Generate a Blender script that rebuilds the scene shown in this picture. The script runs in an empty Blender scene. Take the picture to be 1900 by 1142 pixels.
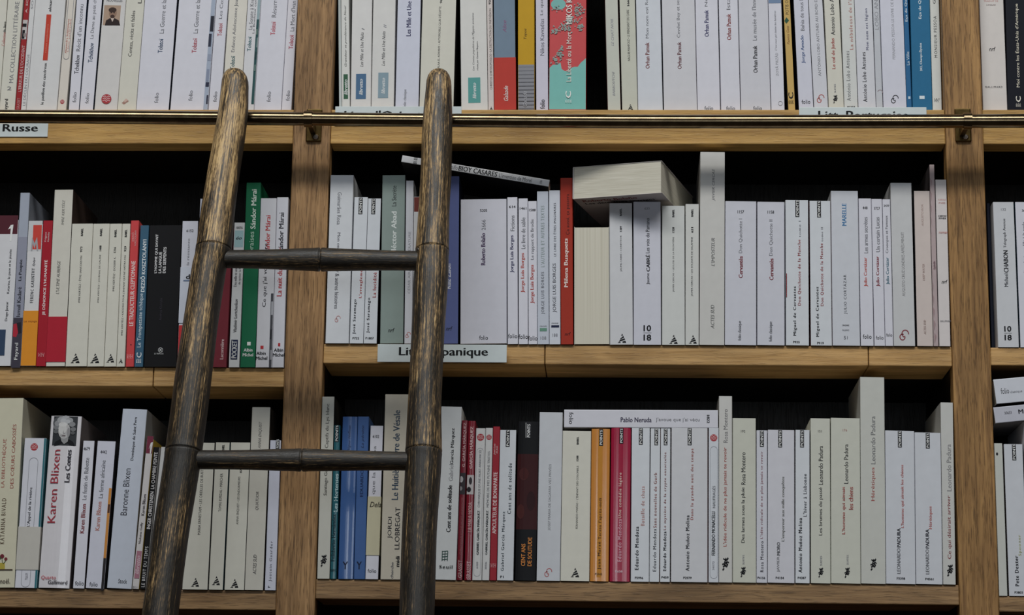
import bpy, bmesh, math, random
from math import sin, cos, tan, pi, atan2, radians, sqrt
from mathutils import Vector, Matrix

random.seed(7)
C = bpy.context.scene.collection
W, H = 1900, 1142
F = 4200.0                      # focal length in pixels
DIST = 2.772                    # camera to bookcase front (m)
PITCH, YAW, ROLL = 0.22356, 0.04530, 0.01400

# ------------------------------------------------------------------ camera
def cam_axes():
    cp, sp, cy, sy, cr, sr = cos(PITCH), sin(PITCH), cos(YAW), sin(YAW), cos(ROLL), sin(ROLL)
    f = Vector((-sy*cp, cy*cp, sp)); r = Vector((cy, sy, 0)); u = r.cross(f)
    return cr*r + sr*u, -sr*r + cr*u, f
CR, CU, CF = cam_axes()
CAM = Vector((0, -DIST, 0))
def ray(px, py):
    return CF*F + CR*(px - W/2) - CU*(py - H/2)
def at(px, py, Y=0.0):
    """point of the vertical plane y=Y that the photograph shows at a pixel"""
    d = ray(px, py); t = (Y + DIST)/d.y
    return CAM + d*t
def at_plane(px, py, p0, n):
    d = ray(px, py); t = (p0 - CAM).dot(n)/d.dot(n)
    return CAM + d*t

cd = bpy.data.cameras.new('camera'); cam = bpy.data.objects.new('camera', cd); C.objects.link(cam)
cd.sensor_fit = 'HORIZONTAL'; cd.sensor_width = 36; cd.lens = 36*F/W
m = Matrix((CR, CU, -CF)).transposed().to_4x4(); m.translation = CAM
cam.matrix_world = m; cd.clip_start = 0.05
bpy.context.scene.camera = cam

# --------------------------------------------------------------- materials
def lin(c):
    return tuple((v/255/12.92 if v <= 10.31 else ((v/255+0.055)/1.055)**2.4) for v in c) + (1,)
MATS = {}
def new_mat(name):
    m = bpy.data.materials.new(name); m.use_nodes = True
    nt = m.node_tree; return m, nt, nt.nodes['Principled BSDF']
def paper(col, rough=0.5, spec=None):
    if spec is None: spec = .55 if rough < .35 else .2
    key = ('p', tuple(col), rough)
    if key in MATS: return MATS[key]
    m, nt, b = new_mat('printed_card')
    tc = nt.nodes.new('ShaderNodeTexCoord'); n = nt.nodes.new('ShaderNodeTexNoise')
    n.inputs['Scale'].default_value = 90; n.inputs['Detail'].default_value = 3
    nt.links.new(tc.outputs['Object'], n.inputs['Vector'])
    mx = nt.nodes.new('ShaderNodeMix'); mx.data_type = 'RGBA'
    c = lin(col)
    mx.inputs['A'].default_value = tuple(v*0.93 for v in c[:3]) + (1,)
    mx.inputs['B'].default_value = tuple(min(1, v*1.05) for v in c[:3]) + (1,)
    nt.links.new(n.outputs['Fac'], mx.inputs['Factor']); nt.links.new(mx.outputs['Result'], b.inputs['Base Color'])
    b.inputs['Roughness'].default_value = rough
    b.inputs['Specular IOR Level'].default_value = spec
    MATS[key] = m; return m
def pages_mat():
    if 'pages' in MATS: return MATS['pages']
    m, nt, b = new_mat('page_edges')
    tc = nt.nodes.new('ShaderNodeTexCoord'); mp = nt.nodes.new('ShaderNodeMapping')
    mp.inputs['Scale'].default_value = (2600, 30, 4); nt.links.new(tc.outputs['Object'], mp.inputs['Vector'])
    n = nt.nodes.new('ShaderNodeTexNoise'); n.inputs['Scale'].default_value = 1; n.inputs['Detail'].default_value = 2
    nt.links.new(mp.outputs['Vector'], n.inputs['Vector'])
    cr = nt.nodes.new('ShaderNodeValToRGB')
    cr.color_ramp.elements[0].position = 0.3; cr.color_ramp.elements[0].color = lin((198, 191, 172))
    cr.color_ramp.elements[1].position = 0.7; cr.color_ramp.elements[1].color = lin((226, 221, 206))
    nt.links.new(n.outputs['Fac'], cr.inputs['Fac']); nt.links.new(cr.outputs['Color'], b.inputs['Base Color'])
    b.inputs['Roughness'].default_value = 0.8
    MATS['pages'] = m; return m
def wood(name, c0, c1, dark, axis, seed=0.0, rough=0.5, pores=0.5, knots=0):
    """oak: long grain streaks along one axis, fine dark pores, broad tone patches"""
    m, nt, b = new_mat(name)
    N = nt.nodes.new; L = nt.links.new
    tc = N('ShaderNodeTexCoord')
    def noise(sc_long, sc_across, detail=4, dist=0.0, off=0):
        mp = N('ShaderNodeMapping'); s = [sc_across]*3; s['xyz'.index(axis)] = sc_long
        mp.inputs['Scale'].default_value = s; mp.inputs['Location'].default_value = (seed+off, seed*1.7+off, seed*0.6)
        L(tc.outputs['Object'], mp.inputs['Vector'])
        n = N('ShaderNodeTexNoise'); n.inputs['Scale'].default_value = 1
        n.inputs['Detail'].default_value = detail; n.inputs['Distortion'].default_value = dist
        L(mp.outputs['Vector'], n.inputs['Vector']); return n.outputs['Fac']
    def ramp(fac, p0, p1):
        r = N('ShaderNodeMapRange'); r.inputs['From Min'].default_value = p0; r.inputs['From Max'].default_value = p1
        L(fac, r.inputs['Value']); return r.outputs['Result']
    def mix(f, a, bb):
        x = N('ShaderNodeMix'); x.data_type = 'RGBA'
        if hasattr(f, 'links'): L(f, x.inputs['Factor'])
        else: x.inputs['Factor'].default_value = f
        for k, v in (('A', a), ('B', bb)):
            if isinstance(v, tuple): x.inputs[k].default_value = v
            else: L(v, x.inputs[k])
        return x.outputs['Result']
    grain = ramp(noise(9, 210, 5, 0.7), 0.34, 0.66)
    broad = ramp(noise(4, 30, 5, 0.8, 3), 0.35, 0.68)
    pore = ramp(noise(52, 760, 3, 0.15, 9), 0.52, 0.69)
    stain = ramp(noise(6, 9, 4, 0.2, 21), 0.60, 0.78)
    col = mix(grain, lin(c0), lin(c1))
    mul = N('ShaderNodeMix'); mul.data_type = 'RGBA'; mul.blend_type = 'MULTIPLY'; mul.inputs['Factor'].default_value = 0.55
    L(col, mul.inputs['A'])
    tone = mix(broad, (0.55, 0.52, 0.48, 1), (1.15, 1.12, 1.08, 1)); L(tone, mul.inputs['B'])
    col = mul.outputs['Result']
    pm = N('ShaderNodeMath'); pm.operation = 'MULTIPLY'; pm.inputs[1].default_value = pores*.8; L(pore, pm.inputs[0])
    col = mix(pm.outputs[0], col, lin(dark))
    sm = N('ShaderNodeMath'); sm.operation = 'MULTIPLY'; sm.inputs[1].default_value = 0.45; L(stain, sm.inputs[0])
    col = mix(sm.outputs[0], col, lin(dark))
    if knots:
        mp = N('ShaderNodeMapping'); sc = [knots*2.6]*3; sc['xyz'.index(axis)] = knots; mp.inputs['Scale'].default_value = sc
        mp.inputs['Location'].default_value = (seed, seed*.3, seed*.7); L(tc.outputs['Object'], mp.inputs['Vector'])
        vo = N('ShaderNodeTexVoronoi'); vo.inputs['Scale'].default_value = 1; L(mp.outputs['Vector'], vo.inputs['Vector'])
        kn = ramp(vo.outputs['Distance'], .17, .05)
        kk = N('ShaderNodeMath'); kk.operation = 'MULTIPLY'; kk.inputs[1].default_value = .7; L(kn, kk.inputs[0])
        col = mix(kk.outputs[0], col, lin(dark))
    L(col, b.inputs['Base Color']); b.inputs['Roughness'].default_value = rough
    b.inputs['Specular IOR Level'].default_value = 0.3
    bp = N('ShaderNodeBump'); bp.inputs['Strength'].default_value = 0.25; bp.inputs['Distance'].default_value = 0.001
    L(pore, bp.inputs['Height']); L(bp.outputs['Normal'], b.inputs['Normal'])
    return m
def bamboo(name, seed, axis='z', light=0.5, burn=None):
    """dark lacquered bamboo, worn through to straw colour in long streaks"""
    m, nt, b = new_mat(name)
    N = nt.nodes.new; L = nt.links.new
    tc = N('ShaderNodeTexCoord')
    def noise(lo, ac, detail, off, dist=0.0):
        mp = N('ShaderNodeMapping'); s = [ac]*3; s['xyz'.index(axis)] = lo
        mp.inputs['Scale'].default_value = s; mp.inputs['Location'].default_value = (seed+off, off*2-seed, off)
        L(tc.outputs['Object'], mp.inputs['Vector'])
        n = N('ShaderNodeTexNoise'); n.inputs['Scale'].default_value = 1; n.inputs['Detail'].default_value = detail
        n.inputs['Roughness'].default_value = 0.65; n.inputs['Distortion'].default_value = dist
        L(mp.outputs['Vector'], n.inputs['Vector']); return n.outputs['Fac']
    def mr(f, a, c):
        r = N('ShaderNodeMapRange'); r.inputs['From Min'].default_value = a; r.inputs['From Max'].default_value = c
        L(f, r.inputs['Value']); return r.outputs['Result']
    streak = noise(12, 520, 5, 1.0, 0.3); patch = noise(5, 30, 5, 5.0, 0.8); speck = noise(130, 800, 3, 8.0)
    a = N('ShaderNodeMath'); a.operation = 'MULTIPLY_ADD'; a.inputs[1].default_value = 1.0; L(patch, a.inputs[0]); L(streak, a.inputs[2])
    a2 = N('ShaderNodeMath'); a2.operation = 'MULTIPLY_ADD'; a2.inputs[1].default_value = 0.55; L(speck, a2.inputs[0]); L(a.outputs[0], a2.inputs[2])
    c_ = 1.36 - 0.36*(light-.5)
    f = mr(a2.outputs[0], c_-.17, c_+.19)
    if burn:                                            # scorched strip along one side of the cane
        dt = N('ShaderNodeVectorMath'); dt.operation = 'DOT_PRODUCT'; dt.inputs[1].default_value = (.41/.021, -.92/.021, 0)
        L(tc.outputs['Object'], dt.inputs[0])
        ad = N('ShaderNodeMath'); ad.operation = 'MULTIPLY_ADD'; ad.inputs[1].default_value = 2.2; L(noise(9, 22, 4, 31.0, .5), ad.inputs[0]); L(dt.outputs['Value'], ad.inputs[2])
        bn = mr(ad.outputs[0], burn+.18, burn-.12)
        ml = N('ShaderNodeMath'); ml.operation = 'MULTIPLY'; L(f, ml.inputs[0]); L(bn, ml.inputs[1]); f = ml.outputs[0]
    cr = N('ShaderNodeValToRGB'); e = cr.color_ramp.elements
    e[0].position = 0; e[0].color = lin((32, 27, 21)); e[1].position = 1; e[1].color = lin((216, 182, 128))
    k = cr.color_ramp.elements.new(0.36); k.color = lin((76, 62, 43))
    k = cr.color_ramp.elements.new(0.66); k.color = lin((150, 121, 82))
    L(f, cr.inputs['Fac']); L(cr.outputs['Color'], b.inputs['Base Color'])
    r = mr(speck, 0.3, 0.7); rr = N('ShaderNodeMapRange'); rr.inputs['To Min'].default_value = 0.36; rr.inputs['To Max'].default_value = 0.6
    L(r, rr.inputs['Value']); L(rr.outputs['Result'], b.inputs['Roughness'])
    bp = N('ShaderNodeBump'); bp.inputs['Strength'].default_value = 0.35; bp.inputs['Distance'].default_value = 0.0012
    L(a2.outputs[0], bp.inputs['Height']); L(bp.outputs['Normal'], b.inputs['Normal'])
    return m
def metal(name, c0, c1, rough, scale=60):
    m, nt, b = new_mat(name)
    N = nt.nodes.new; L = nt.links.new
    tc = N('ShaderNodeTexCoord'); n = N('ShaderNodeTexNoise'); n.inputs['Scale'].default_value = scale; n.inputs['Detail'].default_value = 5
    L(tc.outputs['Object'], n.inputs['Vector'])
    x = N('ShaderNodeMix'); x.data_type = 'RGBA'; x.inputs['A'].default_value = lin(c0); x.inputs['B'].default_value = lin(c1)
    L(n.outputs['Fac'], x.inputs['Factor']); L(x.outputs['Result'], b.inputs['Base Color'])
    b.inputs['Metallic'].default_value = 1; b.inputs['Roughness'].default_value = rough
    return m

# ------------------------------------------------------------ mesh helpers
def link_mesh(name, verts, faces, mats, midx=None, parent=None, smooth=None):
    me = bpy.data.meshes.new(name); me.from_pydata(verts, [], faces)
    for mt in mats: me.materials.append(mt)
    if midx: me.polygons.foreach_set('material_index', midx)
    if smooth: me.polygons.foreach_set('use_smooth', smooth if isinstance(smooth, list) else [True]*len(faces))
    me.update()
    o = bpy.data.objects.new(name, me); C.objects.link(o)
    if parent: o.parent = parent
    return o
def bm_obj(name, bm, mat, parent=None, smooth=False):
    me = bpy.data.meshes.new(name); bm.to_mesh(me); bm.free(); me.materials.append(mat)
    if smooth:
        for p in me.polygons: p.use_smooth = True
    o = bpy.data.objects.new(name, me); C.objects.link(o)
    if parent: o.parent = parent
    return o
def box_obj(name, lo, hi, mat, parent=None, bevel=0.0):
    bm = bmesh.new(); bmesh.ops.create_cube(bm, size=1)
    for v in bm.verts:
        v.co = Vector([(lo[i]+hi[i])/2 + v.co[i]*(hi[i]-lo[i]) for i in range(3)])
    if bevel:
        bmesh.ops.bevel(bm, geom=list(bm.edges), offset=bevel, segments=2, affect='EDGES', profile=0.5)
    return bm_obj(name, bm, mat, parent)
def empty(name, loc, label, cat, group=None):
    o = bpy.data.objects.new(name, None); C.objects.link(o); o.location = loc; o.empty_display_size = 0.02
    o['label'] = label; o['category'] = cat
    if group: o['group'] = group
    return o

_glyphs = {}
def copies(style): return 3 if 'b' in style else 1 if 'l' in style else 2
def glyph_mesh(s, style):
    """flat lettering: list of (x, y) in a unit box, faces, aspect"""
    key = (s, style)
    if key in _glyphs: return _glyphs[key]
    cu = bpy.data.curves.new('lettering', 'FONT'); cu.body = s; cu.size = 1; cu.resolution_u = 2; cu.fill_mode = 'FRONT'
    if 'i' in style: cu.shear = 0.28
    if 's' in style: cu.space_character = 1.25
    o = bpy.data.objects.new('lettering', cu); C.objects.link(o)
    bpy.context.view_layer.update()
    dg = bpy.context.evaluated_depsgraph_get()
    me = bpy.data.meshes.new_from_object(o.evaluated_get(dg))
    vs = [(v.co.x, v.co.y) for v in me.vertices]; fs = [tuple(p.vertices) for p in me.polygons]
    bpy.data.objects.remove(o); bpy.data.curves.remove(cu); bpy.data.meshes.remove(me)
    x0 = min(v[0] for v in vs); x1 = max(v[0] for v in vs); y0 = min(v[1] for v in vs); y1 = max(v[1] for v in vs)
    n = len(vs); wt = (-.026, 0, .026) if 'b' in style else (0,) if 'l' in style else (-.008, .008)   # heavier strokes by overprinting
    fs = [tuple(i+n*q for i in f) for q in range(len(wt)) for f in fs]
    vs = [((x+d-x0)/(x1-x0), (y+d*.3-y0)/(y1-y0)) for d in wt for x, y in vs]
    _glyphs[key] = (vs, fs, (x1-x0)/(y1-y0)); return _glyphs[key]
def ribbon(pts, wd):
    """a pen stroke along points (unit box coordinates)"""
    vs, fs = [], []
    for i, p in enumerate(pts):
        a = pts[max(0, i-1)]; c = pts[min(len(pts)-1, i+1)]
        dx, dy = c[0]-a[0], c[1]-a[1]; l = sqrt(dx*dx+dy*dy) or 1
        nx, ny = -dy/l*wd/2, dx/l*wd/2
        vs += [(p[0]+nx, p[1]+ny), (p[0]-nx, p[1]-ny)]
        if i: k = 2*i; fs.append((k-2, k-1, k+1, k))
    return vs, fs
def join2d(*parts):
    vs, fs = [], []
    for v, f in parts:
        n = len(vs); vs += v; fs += [tuple(i+n for i in q) for q in f]
    return vs, fs
def arc(cx, cy, r, a0, a1, n=14, ry=None):
    ry = r if ry is None else ry
    return [(cx+r*cos(radians(a0+(a1-a0)*i/n)), cy+ry*sin(radians(a0+(a1-a0)*i/n))) for i in range(n+1)]
def polys(*ps):
    vs, fs = [], []
    for p in ps:
        n = len(vs); vs += p; fs.append(tuple(range(n, n+len(p))))
    return vs, fs
TOWER = polys([(.40, .72), (.52, 1.0), (.64, .82)], [(.27, .42), (.66, .76), (.76, .56), (.32, .38)],
              [(.12, .12), (.27, .32), (.80, .50), (.88, .32)], [(0, 0), (.36, 0), (.30, .12), (.06, .06)], [(.58, 0), (1, 0), (.90, .24), (.55, .14)])
LIZARD = join2d(ribbon([(.1, .02), (.3, .12), (.2, .28), (.45, .38), (.7, .30), (.85, .42), (.6, .55), (.35, .60), (.5, .78), (.8, .86), (.9, .98)], .17),
                ribbon([(.55, .36), (.3, .5), (.05, .45)], .12), ribbon([(.55, .62), (.8, .66), (1.0, .58)], .12), ribbon([(.2, .9), (.45, .82), (.6, .95)], .12))
CURL = join2d(ribbon(arc(.30, .30, .26, 60, 360, 16, .28) + [(.52, .40)], .10), ribbon(arc(.60, .62, .34, 250, -10, 16, .34), .10))

# ------------------------------------------------------------ colours used
K = (26, 26, 30); G = (112, 112, 118); g = (150, 150, 156); R = (160, 56, 54); r = (196, 128, 122); N = (52, 50, 98)
B = (62, 96, 150); WH = (232, 232, 230); PU = (88, 66, 110); TE = (48, 100, 106); DR = (120, 44, 48)
FW = (220, 219, 228); CW = (217, 214, 202); PW = (217, 220, 225); WW = (219, 218, 218)

# -------------------------------------------------------------------- book
class Spine:
    """collects what is printed on a spine, mapped onto the spine's own curved surface"""
    def __init__(s, w, h, bulge):
        s.w, s.h, s.bulge = w, h, bulge; s.v, s.f, s.m = [], [], []; s.mats = []; s.layer = 1
    def prof(s, x):
        t = 2*x/s.w - 1
        return s.bulge*t*t
    def slot(s, mat):
        if mat not in s.mats: s.mats.append(mat)
        return s.mats.index(mat)
    def put(s, pts, faces, col, rough=0.5, nc=1):
        k = s.slot(paper(col, rough)); n = len(s.v)
        base = .00008*min(s.layer, 9) + (.00003*(s.layer % 10) if s.layer > 9 else 0); per = max(1, len(pts)//nc)
        for i, (x, z) in enumerate(pts):
            s.v.append((x, s.prof(x) - base - .000025*(i//per), z))
        for q in faces: s.f.append(tuple(i+n for i in q)); s.m.append(k)
        s.layer += 1
    def rect(s, x0, x1, z0, z1, col, rough=0.5):
        x0 = max(x0, 0.0004); x1 = min(x1, s.w-0.0004); n = 6 if s.bulge else 1
        pts, fs = [], []
        for i in range(n+1):
            x = x0+(x1-x0)*i/n; pts += [(x, z0), (x, z1)]
            if i: fs.append((2*i-2, 2*i, 2*i+1, 2*i-1))
        s.put(pts, fs, col, rough)

def build_book(root, w, d, h, col, side, rough, bulge, items, loc_of, k, rev=False, page_d=0.0):
    """cover (spine and boards, with its printing), page block and any paper band, in the book's own axes:
    x thickness, y depth from the spine, z height"""
    sp = Spine(w, h, bulge); m0 = sp.slot(paper(col, rough)); m1 = sp.slot(paper(side, rough))
    t = 0.0005; rr = min(0.0009, w*0.2); nb = 8 if bulge else 1
    outer = [(0, d), (0, bulge+rr)]; lab = [1]
    outer.append((rr*0.3, bulge+rr*0.3*0.9)); lab.append(0)
    for i in range(nb+1):
        x = rr + (w-2*rr)*i/nb; outer.append((x, sp.prof(x))); lab.append(0)
    outer.append((w-rr*0.3, bulge+rr*0.27)); lab.append(0)
    outer.append((w, bulge+rr)); lab.append(1); outer.append((w, d)); lab.append(1)
    inner = [(t, d), (t, bulge+rr+t), (w-t, bulge+rr+t), (w-t, d)]
    ring = outer + inner[::-1]; n = len(ring); no = len(outer)
    V = [(x, y, z) for z in (0, h) for x, y in ring]; Fc, M = [], []
    for i in range(n):
        j = (i+1) % n; Fc.append((i, j, n+j, n+i)); M.append(m1 if (i >= no-1 or lab[i]) else m0)
    Fc.append(tuple(range(n))[::-1]); M.append(m0); Fc.append(tuple(range(n, 2*n))); M.append(m0)
    bands = []
    for it in items: draw(sp, it, loc_of, k, bands, w, h)
    nv = len(V); V += sp.v; Fc += [tuple(i+nv for i in q) for q in sp.f]; M += sp.m
    if rev: V = [(w-x, d-y, z) for x, y, z in V]
    link_mesh('cover', V, Fc, sp.mats, M, root)
    y0, y1 = bulge+rr+t+0.0002, d-0.0012-page_d
    bm = bmesh.new(); bmesh.ops.create_cube(bm, size=1)
    lo = (t+0.00005, y0, 0.0006); hi = (w-t-0.00005, y1, h-0.0006)
    for v in bm.verts:
        c = [(lo[i]+hi[i])/2+v.co[i]*(hi[i]-lo[i]) for i in range(3)]
        if rev: c = [w-c[0], d-c[1], c[2]]
        v.co = c
    bm_obj('page_block', bm, pages_mat(), root)
    for z0, z1, bc, its, depth in bands:
        e = 0.00025; bs = Spine(w, h, 0); mm = bs.slot(paper(bc, 0.55))
        ring = [(-e, depth), (-e, -e-0.0004), (w+e, -e-0.0004), (w+e, depth), (w, depth), (w, -0.0004), (0, -0.0004), (0, depth)]
        n = 8; BV = [(x, y, z) for z in (z0, z1) for x, y in ring]
        BF = [(i, (i+1) % n, n+(i+1) % n, n+i) for i in range(n)] + [tuple(range(n))[::-1], tuple(range(n, 16))]
        for it in its: draw(bs, it, loc_of, k, [], w, h)
        BM = [mm]*len(BF) + bs.m; nv = len(BV)
        BV += [(x, y-0.0008, z) for x, y, z in bs.v]; BF += [tuple(i+nv for i in q) for q in bs.f]
        o = link_mesh('paper_band', BV, BF, bs.mats, BM, root)
        o['label'] = 'printed paper band'

def draw(sp, it, loc, k, bands, w, h):
    """one printed item.  loc(px, py) -> (x, z) on the spine; k metres per pixel"""
    def zz(y, u=0.5): return loc.z(y)
    if it[0] == 'H':                              # H, text, yc, u, width, height, colour, style : upright lettering
        _, s, yc, u, wd, ht, col, st = it
        vs, fs, _a = glyph_mesh(s, st); xc, zc = u*w, zz(yc)
        sp.put([(xc+(x-.5)*wd*k, zc+(y-.5)*ht*k) for x, y in vs], fs, col, .5, copies(st))
    elif it[0] == 'rect':                         # rect, y0, y1, u0, u1, colour
        sp.rect(it[3]*w, it[4]*w, zz(it[2]), zz(it[1]), it[5], it[6] if len(it) > 6 else 0.5)
    elif it[0] == 'tower':
        _, yc, u, sz = it[:4]
        sp.put([(u*w+(x-.5)*sz*k, zz(yc)+(y-.5)*sz*1.1*k) for x, y in TOWER[0]], TOWER[1], K)
    elif it[0] == 'lizard':                       # runs up the spine
        _, yc, u, sz = it[:4]
        sp.put([(u*w+(x-.5)*sz*.55*k, zz(yc)+(y-.5)*sz*k) for x, y in LIZARD[0]], LIZARD[1], K)
    elif it[0] == 'curl':
        _, yc, u, sz, col = it
        sp.put([(u*w+(x-.5)*sz*.9*k, zz(yc)+(y-.5)*sz*k) for x, y in CURL[0]], CURL[1], col)
    elif it[0] == 'disc':                         # round red imprint with pale script
        _, yc, u, rad = it
        c = arc(0, 0, rad, 0, 360, 20)[:-1]
        sp.put([(u*w+x*k, zz(yc)+y*k) for x, y in c], [tuple(range(len(c)))], (172, 62, 68))
        st = join2d(*[ribbon([(-rad*.75, q*rad), (-rad*.3, (q+.2)*rad), (0, (q-.12)*rad), (rad*.35, (q+.2)*rad), (rad*.75, q*rad)], rad*.13) for q in (-.42, 0, .42)])
        sp.put([(u*w+x*k, zz(yc)+y*k) for x, y in st[0]], st[1], (226, 196, 196))
    elif it[0] == 'ell':                          # ell, px, py, rx, ry, colour
        _, px, py, rx, ry, col = it
        x, z = loc(px, py); c = arc(0, 0, rx, 0, 360, 18, ry)[:-1]
        c = [(min(max(x+a*k, .0004), w-.0004), z+b*k) for a, b in c]
        sp.put(c, [tuple(range(len(c)))], col)
    elif it[0] == 'poly':                         # poly, [(px, py)...], colour
        pts = [loc(*p) for p in it[1]]
        pts = [(min(max(x, .0004), w-.0004), min(max(z, .0003), h-.0003)) for x, z in pts]
        a = sum(pts[i][0]*pts[(i+1) % len(pts)][1]-pts[(i+1) % len(pts)][0]*pts[i][1] for i in range(len(pts)))
        if a < 0: pts = pts[::-1]
        sp.put(pts, [tuple(range(len(pts)))], it[2])
    elif it[0] == 'line':                         # line, [(px, py)...], width px, colour
        st = ribbon([loc(*p) for p in it[1]], it[2]*k); sp.put(st[0], st[1], it[3])
    elif it[0] == 'capsule':                      # long rounded outline, y0, y1, u0, u1, colour
        _, y0, y1, u0, u1, col = it
        xc = (u0+u1)/2*w; rx = (u1-u0)/2*w; a = zz(y1)+rx; b = zz(y0)-rx
        st = ribbon(arc(xc, b, rx, 0, 180, 10)+arc(xc, a, rx, 180, 360, 10)+[(xc+rx, b)], 0.8*k); sp.put(st[0], st[1], col)
    elif it[0] == 'points':                       # little box with the series name up the spine
        _, y0, y1, u, wd, bg = it
        sp.rect(u*w-wd*k/2, u*w+wd*k/2, zz(y1), min(zz(y0), h-.0004), bg)
        draw(sp, ('POINTS', y0+4, y1-2, u, wd*.62, WH, 'b'), loc, k, bands, w, h)
    elif it[0] == 'band':                         # a paper band wrapped round the book
        _, y0, y1, col, its = it
        bands.append((max(zz(y1), 0.0005), zz(y0), col, its, 0.06))
    elif it[0] == 'mark10':                       # two numerals over and under a short rule
        _, yc, u, sz, col = it
        draw(sp, ('H', '10', yc-sz*.62, u, sz*.95, sz*.8, col, 'b'), loc, k, bands, w, h)
        draw(sp, ('H', '18', yc+sz*.62, u, sz*.95, sz*.8, col, 'b'), loc, k, bands, w, h)
        sp.rect(u*w-sz*.55*k, u*w+sz*.55*k, zz(yc)-.25*k, zz(yc)+.25*k, col)
    else:                                         # text, y0, y1, u, height, colour, style : lettering up (or D: down) the spine
        s, y0, y1, u, ht, col, st = it
        vs, fs, _a = glyph_mesh(s, st.replace('D', '')); za, zb = zz(y1), zz(y0)
        if 'D' in st: sp.put([(u*w+(y-.5)*ht*k, zb-(zb-za)*x) for x, y in vs], fs, col, .5, copies(st))
        else: sp.put([(u*w-(y-.5)*ht*k, za+(zb-za)*x) for x, y in vs], fs, col, .5, copies(st))

class Loc:
    def __init__(s, bl, a, Y, ub, ut, yb, yt):
        s.bl, s.a, s.Y, s.ub, s.ut, s.yb, s.yt = bl, a, Y, ub, ut, yb, yt
    def __call__(s, px, py):
        p = at(px, py, s.Y) - s.bl; c, n = cos(s.a), sin(s.a)
        return p.x*c - p.z*n, p.x*n + p.z*c
    def z(s, py):
        t = (py - s.yt)/(s.yb - s.yt)
        return s(s.ut + (s.ub - s.ut)*t, py)[1]

ORD = ['', 'next', 'second', 'third', 'fourth', 'fifth', 'sixth', 'seventh', 'eighth', 'ninth', 'tenth', 'eleventh', 'twelfth']
LABS = []
def book_row(books, base_y, xref, Y, shelf_word, left_mark, right_mark, group, xmin=-9, xmax=9):
    """books: dicts left to right.  The row stands on one board; each book leans as the photograph shows it."""
    zb = at(xref, base_y, 0).z
    prev = None
    n = len(books)
    marks = [(i, b['mark']) for i, b in enumerate(books) if 'mark' in b]
    for i, b in enumerate(books):
        x0, x1, xt, yt = b['x']                          # bottom left, bottom right, top left, top
        yY = Y + b.get('dy', 0)
        def low(px):                                     # bottom corner: on the board at that pixel column
            p = at(px, base_y, yY); return Vector((p.x, yY, zb))
        bl, br, tl = low(x0), low(x1), at(xt, yt, yY)
        a = atan2(tl.x-bl.x, tl.z-bl.z); h = (tl-bl).length; w = (br.x-bl.x)*cos(a)
        gap = 0.0004 if not b.get('gap') else b['gap']
        if prev:
            pb, pa, pw, ph = prev
            hm = min(ph*cos(pa), h*cos(a)); pr0 = pb.x + pw/cos(pa) + gap
            l0 = max(bl.x, pr0); pr1 = pr0 + hm*tan(pa)
            l1 = max(bl.x + hm*tan(a), pr1)
            sh = l0 - bl.x; bl.x = l0; a = atan2(l1-l0, hm); w = max((br.x-bl.x)*cos(a), 0.0035)
        bl.x = max(bl.x, xmin + .0006 + max(0, -h*sin(a)))
        w = min(w, (xmax - .0008 - bl.x - max(0, h*sin(a)))/cos(a))
        prev = (bl.copy(), a, w, h)
        bl.z += max(0, w*sin(a)) + .0003
        k = (at(x1, base_y-40, yY)-at(x0, base_y-40, yY)).length/max(1e-6, (x1-x0))
        loc = Loc(bl, a, yY, (x0+x1)/2, xt+(x1-x0)/2, base_y, yt)
        # label
        if 'mark' in b: lab = b['d'] + ', ' + shelf_word
        else:
            c = [(abs(i-j), ORD[abs(i-j)], 'right of' if i > j else 'left of', mk) for j, mk in marks if abs(i-j) < 12]
            if left_mark: c.append((i+1, ORD[min(i+1, 12)], 'right of', left_mark))
            if right_mark: c.append((n-i, ORD[min(n-i, 12)], 'left of', right_mark))
            c.sort(key=lambda q: (q[0], q[2])); _, o_, s_, mk = c[0]
            lab = '%s, %s %s %s' % (b['d'], o_, s_, mk.replace(' of ', ' ')) + (', ' + shelf_word if 'post' in mk else '')
            while len(lab.split()) > 16 and ' a ' in lab: lab = lab.replace(' a ', ' ', 1)
            if len(lab.split()) > 16: lab = lab.replace(' paperback', ' book', 1).replace(' the ', ' ')
        LABS.append(lab)
        root = empty('book', bl, lab, 'book', group)
        root.rotation_euler = (0, a, 0)
        build_book(root, w, b.get('dep', 0.11), h, b['c'], b.get('side', b['c']), b.get('rough', 0.42), b.get('bulge', 0), b.get('t', []), loc, k, b.get('rev', False))
        b['top'] = bl.z + h

def bk(d, x, c, t=(), **kw):
    q = dict(d=d, x=x, c=c, t=list(t)); q.update(kw); return q
def folioH(y, u, wd=18, ht=8, col=K): return ('H', 'folio', y, u, wd, ht, col, 'l')
def num(s, y, u, wd=13, ht=5): return ('H', s, y, u, wd, ht, K, 'b')
def babel(title, y0, y1, no, yn, ly, lu, ls, u, h=4.2, yb=None, hb=4):
    q = [(title, y0, y1, u, h, K, ''), ('tower', ly, lu, ls)]
    if no: q.append((no, yn-5, yn+5, u, hb, K, 'b'))
    if yb: q.append(('BABEL', yb-7, yb+7, u, hb, K, 'b'))
    return q
def tomes(name, ya, yb, col, title, yc, yd, fy, u=.5, h=8):
    q = [(name, ya, yb, u, h, col, 'b'), (title, yc, yd, u, h, G, 'l')]
    if fy: q.append(('folio', fy, fy+19, u, h*.85, G, 'l'))
    return q
HID = -74                       # top edge of the pocket format above the frame

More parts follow.
